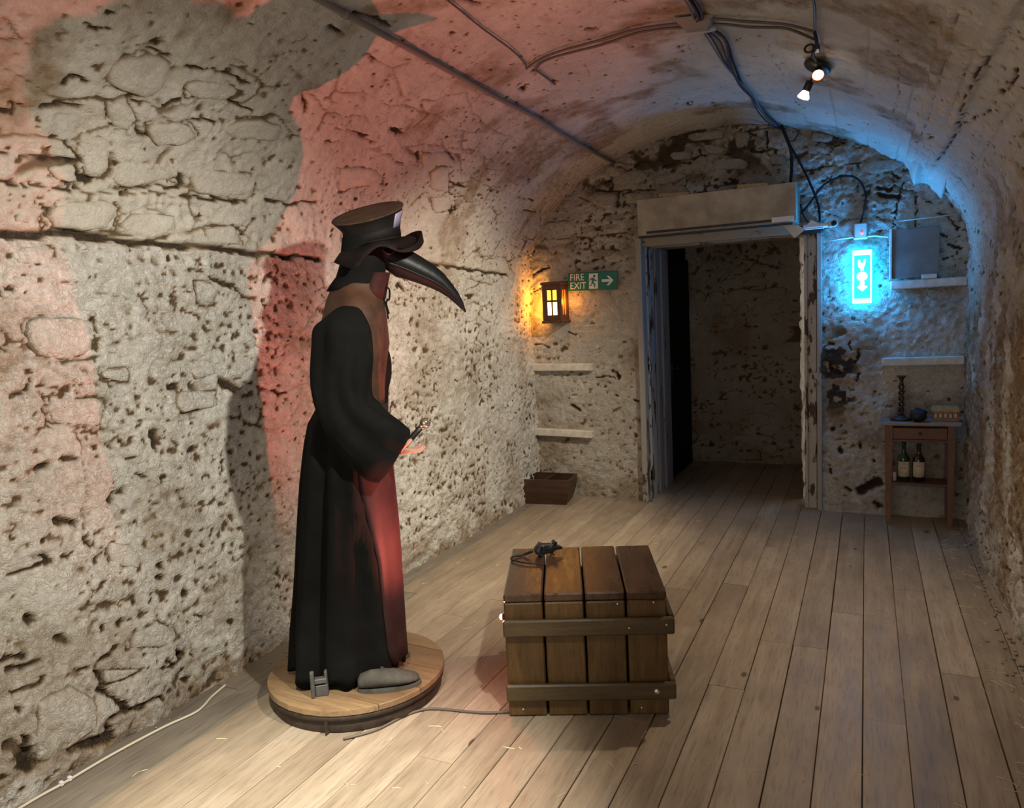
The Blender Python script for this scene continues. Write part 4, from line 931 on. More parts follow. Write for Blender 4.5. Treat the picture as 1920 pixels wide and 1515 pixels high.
# wooden trough in the left corner
t = thing('wooden_trough', 'dark wooden trough with a divider on the floor in the far left corner', 'trough', (-2.43, 5.785, 0.002))
o_t = [(-.215, -.20), (.235, -.155), (.20, .12), (-.18, .12)]; o_b = [(-.20, -.20), (.195, -.155), (.155, .10), (-.165, .10)]
def trough_side(i):
    j = (i + 1) % 4; th = .016
    cx_, cy_ = 0, 0
    a0, a1, b0, b1 = o_b[i], o_b[j], o_t[i], o_t[j]
    inn = lambda p, k: (p[0] * (1 - k), p[1] * (1 - k))
    mb = MB(); n = 5; rows = []
    for side in (0, 1):
        for k in range(n):
            u = k / (n - 1); bul = .012 * math.sin(u * math.pi)
            for (pb, pt_) in ((a0, b0), (a1, b1)):
                x_ = pb[0] + (pt_[0] - pb[0]) * u; y_ = pb[1] + (pt_[1] - pb[1]) * u
                L = math.hypot(x_, y_); x_ += x_ / L * bul; y_ += y_ / L * bul
                if side: x_, y_ = inn((x_, y_), .10)
                rows.append((x_, y_, .205 * u))
    fs = []
    m2 = 2 * n
    for k in range(n - 1):
        fs += [(2 * k, 2 * k + 1, 2 * k + 3, 2 * k + 2), (m2 + 2 * k + 2, m2 + 2 * k + 3, m2 + 2 * k + 1, m2 + 2 * k)]
        fs += [(2 * k, 2 * k + 2, m2 + 2 * k + 2, m2 + 2 * k), (2 * k + 3, 2 * k + 1, m2 + 2 * k + 1, m2 + 2 * k + 3)]
    fs += [(2 * n - 2, 2 * n - 1, m2 + 2 * n - 1, m2 + 2 * n - 2), (1, 0, m2, m2 + 1)]
    mb.add(rows, fs); return mb
for i in range(4): trough_side(i).build('side_board', M['trough'], t)
MB().prism([(x_ * .93, y_ * .93) for x_, y_ in o_b], .004, .018).build('bottom_board', M['trough'], t)
MB().add([(-.012, -.155, .02), (.012, -.152, .02), (.012, .095, .02), (-.012, .095, .02), (-.012, -.165, .198), (.012, -.162, .198), (.012, .108, .198), (-.012, .108, .198)],
         [(3, 2, 1, 0), (4, 5, 6, 7), (0, 1, 5, 4), (1, 2, 6, 5), (2, 3, 7, 6), (3, 0, 4, 7)]).build('divider', M['trough'], t)

# ------------------------------------------------------------------ crate with rat and red lamp
t = thing('wooden_crate', 'dark stained plank crate standing on the floor boards', 'crate', (-1.075, 2.855, 0.003), math.radians(21.5))
cw_, cd_, ch_ = .63, .58, .495
pw = cw_ / 4
rnd = random.Random(3)
for i in range(4):
    x_ = -cw_ / 2 + pw * (i + .5)
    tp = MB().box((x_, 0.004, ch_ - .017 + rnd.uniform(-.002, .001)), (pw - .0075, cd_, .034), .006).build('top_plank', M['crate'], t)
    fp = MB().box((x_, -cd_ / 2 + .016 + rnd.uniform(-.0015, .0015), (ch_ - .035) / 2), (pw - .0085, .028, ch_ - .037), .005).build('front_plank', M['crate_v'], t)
    MB().box((x_, cd_ / 2 - .012, (ch_ - .035) / 2), (pw - .0085, .024, ch_ - .037), .005).build('back_plank', M['crate_v'], t)
for sx in (-1, 1):
    for i in range(4):
        y_ = -cd_ / 2 + .034 + (cd_ - .062) / 4 * (i + .5)
        MB().box((sx * (cw_ / 2 - .016), y_, (ch_ - .035) / 2), (.026, (cd_ - .062) / 4 - .005, ch_ - .037), .004).build('side_plank', M['crate_v'], t)
MB().box((0, 0, .21), (cw_ - .09, cd_ - .08, .40)).build('lining', M['black'], t)
bt = {}
for z_, n_ in ((.365, 'upper'), (.105, 'lower')):
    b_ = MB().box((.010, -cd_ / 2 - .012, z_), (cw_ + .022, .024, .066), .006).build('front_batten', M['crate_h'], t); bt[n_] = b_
    MB().box((.010, cd_ / 2 + .014, z_), (cw_ + .028, .024, .066), .006).build('back_batten', M['crate_h'], t)
    for sx in (1,):
        MB().box((sx * (cw_ / 2 + .012), .004, z_), (.024, cd_ - .02, .064), .006).build('side_batten', M['crate_h'], t)
def nail(par, x_, z_, r=.005, y_=-cd_ / 2 - .024):
    MB().lathe([(.0005, 0), (r, 0), (r * .7, r * .5), (.0005, r * .6)], 12, M=Matrix.Translation((x_, y_, z_)) @ Matrix.Rotation(math.radians(90), 4, 'X')).build('nail', M['nail'], par)
nail(bt['lower'], .262, .108, .012); nail(bt['upper'], .165, .362, .004); nail(bt['upper'], .305, .372, .004)
for par_x, z_ in ((-.255, .028), (.205, .028), (.125, .448), (.262, .452)):
    kid = [c for c in t.children if c.name.startswith('front_plank')][min(3, int((par_x + .315) / pw))]
    nail(kid, par_x, z_, .0045, -cd_ / 2 + .002)

# rat: one skinned body, ears, tail
t = thing('black_rat', 'black rubber rat facing right on top of the crate', 'rat', (-1.285, 2.965, .4985), math.radians(40))
V = [(-.052, 0, .030), (-.030, 0, .033), (-.002, 0, .032), (.026, 0, .030), (.044, 0, .033), (.062, 0, .028), (.080, 0, .022),
     (-.034, .017, .018), (-.026, .021, .006), (-.012, .022, .004), (-.034, -.017, .018), (-.026, -.021, .006), (-.012, -.022, .004),
     (.024, .014, .016), (.027, .016, .005), (.037, .017, .004), (.024, -.014, .016), (.027, -.016, .005), (.037, -.017, .004)]
Ed = [(0, 1), (1, 2), (2, 3), (3, 4), (4, 5), (5, 6), (1, 7), (7, 8), (8, 9), (1, 10), (10, 11), (11, 12), (3, 13), (13, 14), (14, 15), (3, 16), (16, 17), (17, 18)]
Rr = [.016, .026, .025, .019, .016, .012, .0045, .012, .006, .004, .012, .006, .004, .007, .005, .0035, .007, .005, .0035]
skin('body', V, Ed, Rr, M['rat'], t, 2, 2)
for s in (-1, 1):
    MB().loft([ell((.044, s * .010, .043), (.006, 0, 0), (0, .002, 0), 12), ell((.043, s * .013, .050), (.010, 0, .002), (0, .002, 0), 12), ell((.041, s * .015, .058), (.007, 0, .002), (0, .0015, 0), 12), ell((.040, s * .016, .062), (.002, 0, 0), (0, .0008, 0), 12)]).build('ear', M['rat'], t)
ca, sa = math.cos(math.radians(-40)), math.sin(math.radians(-40))
def to_rat(p): dx, dy = p[0] + 1.285, p[1] - 2.965; return (dx * ca - dy * sa, dx * sa + dy * ca)
tp_ = [(-.062, 0, .026)] + [(*to_rat(p), .0065) for p in ((-1.375, 2.925), (-1.408, 2.890), (-1.402, 2.852), (-1.360, 2.832), (-1.300, 2.822), (-1.235, 2.834))]
tp_ = smooth_path(tp_, 8)
MB().tube(tp_, [.0065 - .0042 * i / (len(tp_) - 1) for i in range(len(tp_))], 8).build('tail', M['rat'], t)

t = thing('red_lamp', 'small glowing red lamp fixed to the left side of the crate', 'lamp', (-1.298, 2.530, .382), math.radians(21.5))
LM = Matrix.Rotation(math.radians(-90), 4, 'Y')
MB().lathe([(.001, -.012), (.011, -.012), (.012, -.010), (.012, -.003), (.011, -.002), (.001, -.002)], 18, M=LM).build('housing', M['blackm'], t)
MB().lathe([(.001, -.002), (.011, -.002), (.0115, .004), (.007, .009), (.001, .010)], 18, M=LM).build('lens', M['red_lens'], t)
MB().box((.016, .0, -.002), (.010, .022, .022), .003).build('bracket', M['blackm'], t)

# ------------------------------------------------------------------ round pedestal
PC, PR, PZT = (-1.975, 2.465), .372, .10
t = thing('round_pedestal', 'low round plank pedestal under the plague doctor figure', 'pedestal', (PC[0], PC[1], 0.0), math.radians(-3))
MB().lathe([(PR - .018, .002), (PR - .016, .004), (PR - .016, .062), (PR - .03, .064), (.001, .064)], 72).build('rim_band', M['ped_rim'], t)
MB().lathe([(PR - .010, .050), (PR - .004, .052), (PR - .004, .074), (PR - .012, .0755), (.001, .0755)], 72).build('rim_hoop', M['ped_rim'], t)
offs = [-.372, -.228, -.055, .105, .262, .372]
for a, b2 in zip(offs, offs[1:]):
    a2, b3 = a + .002, b2 - .002
    aa = [a2 + (b3 - a2) * k / 10 for k in range(11)]
    rt = [(math.sqrt(max(0, PR ** 2 - y_ ** 2)), y_) for y_ in aa]; lt = [(-x_, y_) for x_, y_ in rt][::-1]
    n_ = len(rt + lt)
    poly = rt + lt; mb = MB()
    c_ = (0, (a2 + b3) / 2)
    ins = [(c_[0] + (x_ - c_[0]) * .992, c_[1] + (y_ - c_[1]) * .985) for x_, y_ in poly]
    mb.loft([[Vector((x_, y_, .0765)) for x_, y_ in poly], [Vector((x_, y_, PZT - .003)) for x_, y_ in poly], [Vector((x_, y_, PZT)) for x_, y_ in ins]], True, True, True, False)
    mb.build('plank', M['ped'], t)
MB().box((.13, -.345, .03), (.003, .02, .055)).build('rim_seam', M['ped_rim'], t)

# ------------------------------------------------------------------ plague doctor figure (local: x forward, -y towards the camera)
FC = (-1.92, 2.40)
fig = thing('plague_doctor_figure', 'life-size mannequin in black robe, long beaked mask and leather hat', 'mannequin', (FC[0], FC[1], 0), math.atan2(.6, .8))
fig.name = 'person'
SK = [(.02, 0, 1.02), (.03, 0, 1.18), (.05, 0, 1.34), (.065, 0, 1.50), (.10, 0, 1.61), (.115, 0, 1.69), (.13, 0, 1.80), (.14, 0, 1.89)]
SE = [(i, i + 1) for i in range(7)]; SR = [.105, .105, .115, .12, .075, .052, .075, .06]
def addc(par, pts, rad):
    last = par
    for p, r in zip(pts, rad):
        SK.append(p); SR.append(r); SE.append((last, len(SK) - 1)); last = len(SK) - 1
    return last
for s in (-1, 1):
    addc(0, [(.0, s * .065, .92), (-.01, s * .075, .55), (-.01, s * .080, .17)], [.075, .045, .030])
addc(3, [(.06, .12, 1.56), (.055, .165, 1.53), (.09, .20, 1.30), (.14, .13, 1.14), (.175, .07, 1.11)], [.06, .05, .036, .027, .022])
w = addc(3, [(.06, -.12, 1.56), (.05, -.17, 1.53), (.035, -.205, 1.27), (.13, -.205, 1.10), (.185, -.20, 1.075), (.215, -.20, 1.072)], [.06, .05, .036, .028, .021, .020])
pal = addc(w, [(.240, -.20, 1.070)], [.021])
for k, (dy, ln, cz_) in enumerate(((-.024, .060, .012), (-.009, .070, .010), (.006, .068, .012), (.020, .055, .016))):
    addc(pal, [(.252, -.20 + dy, 1.069), (.252 + ln * .45, -.20 + dy * 1.15, 1.066), (.252 + ln * .8, -.20 + dy * 1.15, 1.071), (.252 + ln, -.20 + dy * 1.1, 1.071 + cz_)], [.0095, .0085, .0078, .0065])
addc(w, [(.232, -.222, 1.082), (.252, -.234, 1.100), (.272, -.226, 1.113)], [.0105, .0095, .008])
skin('body', SK, SE, SR, M['skin_m'], fig, 2, 0)

def lerp_tab(tab, z):
    zs_ = [r[0] for r in tab]
    return [float(np.interp(z, zs_, [r[k] for r in tab])) for k in range(1, len(tab[0]))]
# robe: z, back, front, half width
ROBE = [(.118, -.277, .198, .165), (.288, -.261, .198, .165), (.51, -.228, .199, .168), (.731, -.202, .200, .170), (.949, -.172, .192, .170), (1.056, -.151, .187, .168), (1.163, -.129, .186, .166), (1.245, -.080, .186, .164), (1.33, -.070, .19, .162)]
def robe_pt(z, a, off=0.0, hem=False):
    bk, ft, hw = lerp_tab(ROBE, z)
    ca_, ra = (bk + ft) / 2, (ft - bk) / 2
    k = float(np.interp(z, [.1, .6, 1.1, 1.3], [.20, .17, .10, .01]))
    front = float(np.clip((math.cos(a) + .05) / .55, 0, 1))
    f = 1 + k * (1 - .92 * front) * (.65 * math.sin(7 * a + .6 + .5 * math.sin(3 * z)) + .35 * math.sin(13 * a + 2.1 - .8 * z)) - k * .35 * (1 - front)
    hi = math.radians(float(np.interp(z, [.16, .22, .63, .97, 1.24], [46, 50, 58, 76, 70])))
    aw = abs((a + math.pi) % (2 * math.pi) - math.pi)
    if off == 0: f += float(np.interp(z, [.1, 1.0, 1.2, 1.3], [.20, .20, .08, 0])) * math.exp(-((aw - hi - .13) / .11) ** 2)
    zz = z
    if hem: zz = z + .010 * math.sin(9 * a) + .008 * math.sin(17 * a + 1) + .035 * max(0, math.cos(a + .55)) ** 6
    return Vector((ca_ + (ra + off) * math.cos(a) * f, float(np.interp(z, [.1, 1.0], [.03, 0])) + (hw + off) * math.sin(a) * f, zz))
n_ = 96
zs_ = [.118, .16, .23, .32, .42, .55, .68, .80, .92, 1.02, 1.10, 1.17, 1.24, 1.30]
rg = [[robe_pt(z, 2 * math.pi * i / n_, 0, k == 0) for i in range(n_)] for k, z in enumerate(zs_)]
inner = [[Vector((.0, 0, p.z)) + (p - Vector((.0, 0, p.z))) * .965 for p in r] for r in rg[:3]]
inner = [[Vector((p.x, p.y, p.z + (.004 if k else .002))) for p in r] for k, r in enumerate(inner)]
MB().loft(inner[::-1] + rg, False, True).build('robe', M['cloth'], fig)
# satin front panel
rows = []
for k in range(15):
    z = .165 + k * (1.24 - .165) / 14
    hi = math.radians(float(np.interp(z, [.16, .22, .63, .97, 1.24], [46, 50, 58, 76, 70])))
    rows.append([robe_pt(z, -hi + 2 * hi * i / 24,   .012 + .006 * math.sin(6 * i / 24 * math.pi + 1) * (1.2 - z)) for i in range(25)])
MB().loft(rows, False, False, False).build('apron', M['satin'], fig, .006)
# leather waistcoat
TORSO = [(1.20, -.085, .186, .165), (1.283, -.061, .189, .168), (1.376, -.075, .200, .18), (1.48, -.066, .220, .19), (1.571, -.044, .216, .195), (1.625, -.028, .212, .175), (1.665, -.014, .207, .130), (1.70, .004, .207, .095), (1.73, .02, .21, .088)]
rg = []
for z in [1.20, 1.25, 1.30, 1.36, 1.42, 1.48, 1.53, 1.571, 1.60, 1.63, 1.655, 1.675, 1.69, 1.71, 1.73]:
    bk, ft, hw = lerp_tab(TORSO, z)
    rg.append(ell(((bk + ft) / 2, 0, z), ((ft - bk) / 2, 0, 0), (0, hw, 0), 40, 0, lambda a: 1 + .012 * math.sin(5 * a + 9 * z)))
MB().loft(rg).build('waistcoat', M['leather'], fig)
# hood over neck and head
HOOD = [(1.695, -.012, .20, .088), (1.72, .004, .212, .092), (1.75, .028, .222, .092), (1.80, .046, .232, .092), (1.85, .055, .24, .094), (1.90, .065, .235, .088), (1.94, .09, .205, .06), (1.955, .12, .17, .025)]
rg = [ell(((b + f) / 2, 0, z), ((f - b) / 2, 0, 0), (0, hw, 0), 36, 0, lambda a: 1 + .02 * math.sin(6 * a + 20 * z)) for z, b, f, hw in HOOD]
MB().loft(rg).build('hood', M['cloth'], fig)
tag(MB().loft([ell((.155 + .012 * k, 0, 1.655 + .034 * k), (.063 - .004 * k, 0, 0), (0, .094 - .004 * k, 0), 28) for k in range(4)]).build('red_lit_neck', M['lining'], fig), 'neck front coloured for the red light on it')  # ring of red cloth added for the red-lit front of the neck
# sleeves
def sleeve(path, s, mt, name):
    rings = []
    for (a, y_, z, dx, dz, r1, r2, w_) in path:
        d = Vector((dx, 0, dz)).normalized(); e1 = Vector((-d.z, 0, d.x)); e2 = Vector((0, 1, 0))
        rings.append(ell((a, s * y_, z), e1 * r1, e2 * r2, 40, 0, lambda q: 1 + w_ * 3.2 * (.6 * math.sin(5 * q + 11 * z) + .4 * math.sin(9 * q - 14 * a + 1))))
    # subdivide between rings
    fine = []
    for i in range(len(rings) - 1):
        p0, p1, p2, p3 = rings[max(i - 1, 0)], rings[i], rings[i + 1], rings[min(i + 2, len(rings) - 1)]
        for k in range(4):
            tt = k / 4
            fine.append([0.5 * ((2 * b) + (c - a) * tt + (2 * a - 5 * b + 4 * c - d) * tt ** 2 + (3 * b - a - 3 * c + d) * tt ** 3) for a, b, c, d in zip(p0, p1, p2, p3)])
    fine.append(rings[-1])
    ce = sum(fine[-1], Vector()) / 40; ci = sum(rings[-3], Vector()) / 40
    ins = [[ce + (p - ce) * .95 for p in fine[-1]], [ci + (p - ci) * .80 for p in rings[-3]]]
    return MB().loft(fine + ins, True, True).build(name, mt, fig)
near = [(.052, .125, 1.632, .3, -1, .030, .03, .01), (.050, .165, 1.597, .15, -1, .075, .055, .015), (.045, .185, 1.535, -.1, -1, .108, .080, .03), (.035, .192, 1.44, -.08, -1, .112, .078, .035), (.020, .195, 1.34, -.02, -1, .104, .076, .05), (.030, .198, 1.245, .35, -1, .100, .078, .06),
        (.075, .200, 1.165, .9, -.8, .112, .080, .05), (.135, .220, 1.10, .95, -.50, .122, .088, .04), (.178, .212, 1.068, .9, -.55, .120, .088, .03), (.205, .205, 1.05, .815, -.58, .114, .086, .02)]
sleeve(near, -1, M['cloth'], 'sleeve')
far = [(.060, .115, 1.645, .3, -1, .04, .03, .01), (.065, .155, 1.60, .2, -1, .085, .06, .015), (.085, .185, 1.52, .1, -1, .108, .08, .03), (.112, .200, 1.42, .05, -1, .112, .085, .035), (.125, .205, 1.33, .1, -1, .100, .085, .05), (.125, .190, 1.25, .3, -1, .082, .082, .05),
       (.128, .155, 1.18, .4, -.9, .078, .075, .04), (.135, .120, 1.13, .5, -.8, .076, .07, .03)]
sleeve(far, 1, M['cloth'], 'sleeve')
# mask with beak
pr = [((.205, 1.90), (.205, 1.79), .066), ((.24, 1.893), (.235, 1.765), .062), ((.285, 1.872), (.262, 1.742), .052), ((.33, 1.845), (.305, 1.729), .046), ((.378, 1.814), (.352, 1.712), .040), ((.42, 1.784), (.40, 1.692), .034), ((.457, 1.75), (.435, 1.674), .028), ((.487, 1.709), (.468, 1.652), .021), ((.512, 1.671), (.498, 1.624), .014), ((.531, 1.628), (.520, 1.602), .008), ((.541, 1.590), (.536, 1.585), .003)]
rg = []
for (a, b2, hw) in pr:
    c_ = ((a[0] + b2[0]) / 2, 0, (a[1] + b2[1]) / 2); up = Vector(((a[0] - b2[0]) / 2, 0, (a[1] - b2[1]) / 2))
    rg.append(ell(c_, up, (0, hw, 0), 28, 0, lambda q: 1 - .10 * abs(math.sin(q)) * max(0, -math.cos(q)) * 2))
mk = MB().loft(rg).build('beaked_mask', M['beak'], fig)
for s in (-1, 1):
    sm = smooth_path([(.235, s * .056, 1.795), (.30, s * .046, 1.770), (.36, s * .0385, 1.742), (.42, s * .0325, 1.712), (.47, s * .023, 1.676), (.515, s * .0115, 1.630)], 5)
    MB().tube(sm, .0042, 6).build('seam_ridge', M['beak'], mk)
    MB().lathe([(.026, 0), (.031, .002), (.031, .010), (.026, .012), (.022, .008), (.001, .007)], 20, M=Matrix.Translation((.235, s * .058, 1.852)) @ Matrix.Rotation(s * math.radians(-75), 4, 'X') @ Matrix.Rotation(math.radians(25), 4, 'Y')).build('eye_goggle', M['blackm'], mk)
# hanging ties
tie = MB()
for pts in ([(.216, -.03, 1.765), (.222, -.04, 1.72), (.218, -.05, 1.695)], [(.218, -.05, 1.70), (.232, -.052, 1.690), (.230, -.05, 1.655), (.222, -.05, 1.648)], [(.218, -.05, 1.70), (.208, -.052, 1.665), (.216, -.05, 1.62), (.220, -.048, 1.575)], [(.222, -.05, 1.655), (.217, -.052, 1.63), (.225, -.05, 1.595)]):
    tie.tube(smooth_path(pts, 4), .0040, 6)
tie.build('ties', M['cloth'], fig)
# hat
def tilt(ang_side, ang_back):
    return Matrix.Rotation(math.radians(ang_side), 3, 'X') @ Matrix.Rotation(math.radians(ang_back), 3, 'Y')
def ring(c, r1, r2, Rm, n=40, fold=None): return [Vector(c) + Rm @ Vector((r1 * math.cos(2 * math.pi * i / n) * (1 if fold is None else fold(2 * math.pi * i / n)), r2 * math.sin(2 * math.pi * i / n) * (1 if fold is None else fold(2 * math.pi * i / n)), 0)) for i in range(n)]
cr_ = []
for k, (cx_, cz_, r1, r2, sd, bk) in enumerate(((.185, 1.862, .115, .098, 3, -8), (.187, 1.893, .108, .094, 6, -10), (.183, 1.925, .110, .097, 11, -11), (.178, 1.955, .122, .108, 16, -12), (.172, 1.985, .140, .122, 20, -13), (.171, 1.993, .147, .128, 21, -13.2), (.1705, 1.997, .144, .126, 21, -13.2), (.170, 1.996, .120, .105, 21, -13.2))):
    cr_.append(ring((cx_, 0, cz_), r1, r2, tilt(sd, bk), 40, lambda a, k=k: 1 + .012 * math.sin(3 * a + k) + .008 * math.sin(7 * a)))
hat = MB().loft(cr_[:6], True, False).build('hat', M['hat'], fig)
MB().loft(cr_[5:], False, True).build('hat_top', M['hat_top'], hat)
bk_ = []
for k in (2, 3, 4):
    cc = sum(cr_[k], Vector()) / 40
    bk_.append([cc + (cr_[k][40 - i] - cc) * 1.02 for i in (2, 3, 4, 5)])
tag(MB().loft(bk_, False, False, False).build('hat_lit_patch', M['patch'], hat, .003), 'lilac patch')  # thin plate added where blue light falls on the crown
MB().loft([ring((.186, 0, 1.888), .112, .098, tilt(6, -10)), ring((.183, 0, 1.915), .1125, .099, tilt(10, -11)), ring((.181, 0, 1.936), .118, .104, tilt(13, -11.5))], False, False).build('hat_band', M['band'], hat, .002)
br = [(.385, 0, 1.880), (.345, -.13, 1.832), (.275, -.175, 1.822), (.205, -.19, 1.848), (.150, -.185, 1.815), (.105, -.165, 1.772), (.036, -.08, 1.800), (.033, 0, 1.812), (.040, .09, 1.815), (.09, .17, 1.83), (.19, .20, 1.875), (.30, .175, 1.90), (.36, .10, 1.905)]
loop = br + br[:3]; full = []
P_ = [Vector(p) for p in br]; nb = len(P_)
for i in range(nb):
    p0, p1, p2, p3 = P_[i - 1], P_[i], P_[(i + 1) % nb], P_[(i + 2) % nb]
    for k in range(4):
        tt = k / 4
        full.append(0.5 * ((2 * p1) + (p2 - p0) * tt + (2 * p0 - 5 * p1 + 4 * p2 - p3) * tt ** 2 + (3 * p1 - p0 - 3 * p2 + p3) * tt ** 3))
nb = len(full)
inn_ = [Vector((.186, 0, 1.876)) + tilt(4, -9) @ Vector((.104 * math.cos(-2 * math.pi * i / nb), .090 * math.sin(-2 * math.pi * i / nb), 0)) for i in range(nb)]
mid = [a.lerp(b2, .55) + Vector((0, 0, .006)) for a, b2 in zip(inn_, full)]
lip = [p + Vector((-.006, 0, .040)) * max(0, 1 - abs(((i / nb + .5) % 1) - .5) * 5) for i, p in enumerate(full)]
MB().loft([inn_, mid, full, lip], False, False).build('hat_brim', M['hat'], hat, .005)
# shoes, stand bracket
for s, vis in ((-1, 1), (1, 0)):
    x0_, y0s = (.128, -.145) if s < 0 else (.10, .115)
    A = []
    for u, hw, hh, zc in ((0, .018, .016, .02), (.05, .034, .026, .03), (.22, .040, .034, .036), (.45, .040, .034, .035), (.65, .045, .028, .029), (.82, .043, .021, .023), (.94, .030, .016, .018), (1.0, .012, .009, .013)):
        A.append(ell((x0_ - .13 + .245 * u, y0s - .012 * math.sin(u * 3), PZT + .012 + zc), (0, hw, 0), (0, 0, hh), 20))
    sh = MB().loft(A).build('shoe', M['shoe'], fig)
    so = []
    for zz in (PZT + .001, PZT + .014):
        so.append([Vector((x0_ - .005 + .128 * math.cos(q_), y0s - .006 + .047 * math.sin(q_) * (1 + .12 * math.cos(q_)), zz)) for q_ in [2 * math.pi * i / 28 for i in range(28)]])
    MB().loft(so, True, True, True, False).build('sole', M['shoe'], sh)
    MB().tube([Vector((x0_ + .015 + .050 * math.cos(q_), y0s + .026 * math.sin(q_), PZT + .071 - .014 * math.cos(q_) - .011 * abs(math.sin(q_)))) for q_ in [2 * math.pi * i / 24 for i in range(25)]], .0035, 6).build('stitched_edge', M['shoe'], sh)
sb = MB()
sb.box((-.176, -.150, .155), (.016, .020, .108), .003); sb.box((-.145, -.140, .165), (.05, .03, .020), .003); sb.box((-.142, -.134, .124), (.050, .030, .046), .003); sb.box((-.124, -.134, .17), (.012, .026, .06), .003)
tag(sb.build('stand_bracket', M['bracket'], fig), 'grey support bracket behind the feet')

# cane held in the hand
t = thing('knobbed_cane', 'short black cane with polished round knob held in the figure hand', 'cane', (FC[0], FC[1], 0), math.atan2(.6, .8))
d_ = Vector((.072, 0, .070)).normalized(); p1 = Vector((.262, -.197, 1.104)); 
MB().tube([p1 - d_ * .055, p1 - d_ * .01, p1 + d_ * .045, p1 + d_ * .078], [.0125, .0125, .0115, .011], 12).build('shaft', M['blackm'], t)
kn = p1 + d_ * .092
MB().lathe([(.001, -.0215)] + [(.0215 * math.cos(a), .0215 * math.sin(a)) for a in [math.radians(-80 + 16 * i) for i in range(11)]] + [(.001, .0215)], 24, M=Matrix.Translation(kn)).build('knob', M['gold'], t)
MB().lathe([(.0105, 0), (.014, .002), (.014, .008), (.0105, .010)], 16, M=Matrix.Translation(p1 + d_ * .066) @ d_.to_track_quat('Z', 'Y').to_matrix().to_4x4()).build('collar', M['gold'], t)

# ------------------------------------------------------------------ conduits, cables and lamps on the vault
def on_vault(x, y, off):
    s_ = float(np.interp(x, cx, PS[200:200 + len(cx)]))
    a = W(np.array(s_), np.array(y), np.array(off + float(low(np.array(s_), np.array(y)))))
    return (float(a[0]), float(a[1]), float(a[2]))
def vault_run(pts, off, sub=6): return smooth_path([on_vault(x, y, off) for x, y in pts], sub)
t = thing('ceiling_conduit', 'straight grey conduit running along the left of the vault', 'conduit', on_vault(-1.83, 1.5, .022))
b0 = Vector(t.location)
MB().tube([Vector(on_vault(-1.83, y_, .022)) - b0 for y_ in np.linspace(1.5, 5.93, 24)], .0135, 10).build('pipe', M['conduit'], t)
for y_ in (2.5, 3.7, 4.9):
    MB().tube([Vector(on_vault(-1.83, y_ - .012, .022)) - b0, Vector(on_vault(-1.83, y_ + .012, .022)) - b0], .0175, 10).build('clip', M['conduit'], t)
arc = [(-1.60, 3.72), (-1.50, 3.675), (-1.38, 3.66), (-1.187, 3.665), (-.972, 3.659), (-.72, 3.65), (-.60, 3.60), (-.478, 3.60), (-.40, 3.585), (-.30, 3.57), (-.194, 3.60)]
o = MB().tube(vault_run(arc, .020), .0062, 6).build('vault_cable', M['cable']); tag(o, 'grey cable arching across the vault to the lamps, nearer of the pair', 'cable', 'twin cables over the vault')
o = MB().tube(vault_run([(-1.575, 3.78)] + [(x, y + .055 + .012 * math.sin(x * 9)) for x, y in arc[1:-1]] + [(-.200, 3.70)], .020), .0062, 6).build('vault_cable', M['cable']); tag(o, 'grey cable arching across the vault to the lamps, farther of the pair', 'cable', 'twin cables over the vault')
o = MB().tube(vault_run([(-1.53, 2.2), (-1.544, 2.847), (-1.553, 3.124), (-1.557, 3.465), (-1.580, 3.66), (-1.60, 3.72)], .016), .0045, 6).build('vault_cable', M['cable']); tag(o, 'thin cable coming along the vault towards the arching pair', 'cable')
o = MB().tube(vault_run([(-1.575, 3.78), (-1.578, 3.90), (-1.580, 4.08)], .016), .0055, 6).build('vault_cable', M['cable']); tag(o, 'short dark cable end running to a hole in the vault', 'cable')
o = MB().tube(vault_run([(-.185, 2.9), (-.181, 3.276), (-.190, 3.50), (-.194, 3.58)], .014), .0055, 6).build('vault_cable', M['cable']); tag(o, 'thin cable coming overhead towards the spotlight fitting', 'cable')
t = thing('junction_box', 'painted junction box where the cables cross on the vault', 'junction box', on_vault(-.70, 3.645, .02))
MB().add([(-.10, -.05, .02), (.09, -.05, .0), (.075, .055, .0), (-.085, .055, .02), (-.055, -.02, -.028), (.05, -.02, -.04), (.045, .03, -.04), (-.05, .03, -.028)],
         [(3, 2, 1, 0), (4, 5, 6, 7), (0, 1, 5, 4), (1, 2, 6, 5), (2, 3, 7, 6), (3, 0, 4, 7)]).build('lid', M['rose'], t)
MB().box((-.01, .075, -.012), (.165, .035, .03), .004).build('cover_strip', M['jwhite'], t)
t = thing('cable_bundle', 'bundle of violet and grey cables running along the vault crown', 'cables', (0, 0, 0))
base_ = [(-.675, 2.4), (-.679, 3.45), (-.695, 3.645), (-.65, 3.868), (-.661, 4.30), (-.655, 4.75), (-.636, 5.05), (-.632, 5.35), (-.615, 5.63), (-.58, 5.86), (-.555, 5.925)]
rnd = random.Random(4)
for k in range(5):
    ph = rnd.uniform(0, 6)
    pts = [(x + (.022 + .020 * math.sin(y * 1.9 + ph)) * math.sin(y * 2.3 + k * 1.3 + ph) , y) for x, y in base_]
    pts[2] = (base_[2][0] + .008 * (k - 2), base_[2][1]); pts[-1] = (base_[-1][0] + .004 * (k - 2), base_[-1][1])
    MB().tube(vault_run(pts, .018 + .006 * (k % 3)), .005 if k < 3 else .0065, 6).build('cable', M['purple'] if k % 2 == 0 else (M['conduit'] if k == 1 else M['dcable']), t)
def wall_cable(pts, r, label, mt=None, y_=5.885):
    o = MB().tube(smooth_path([(x, (y_ if len(p_) == 0 else p_[0]), z_) for x, z_, *p_ in pts], 6), r, 6).build('wall_cable', mt or M['dcable']); return tag(o, label, 'cable')
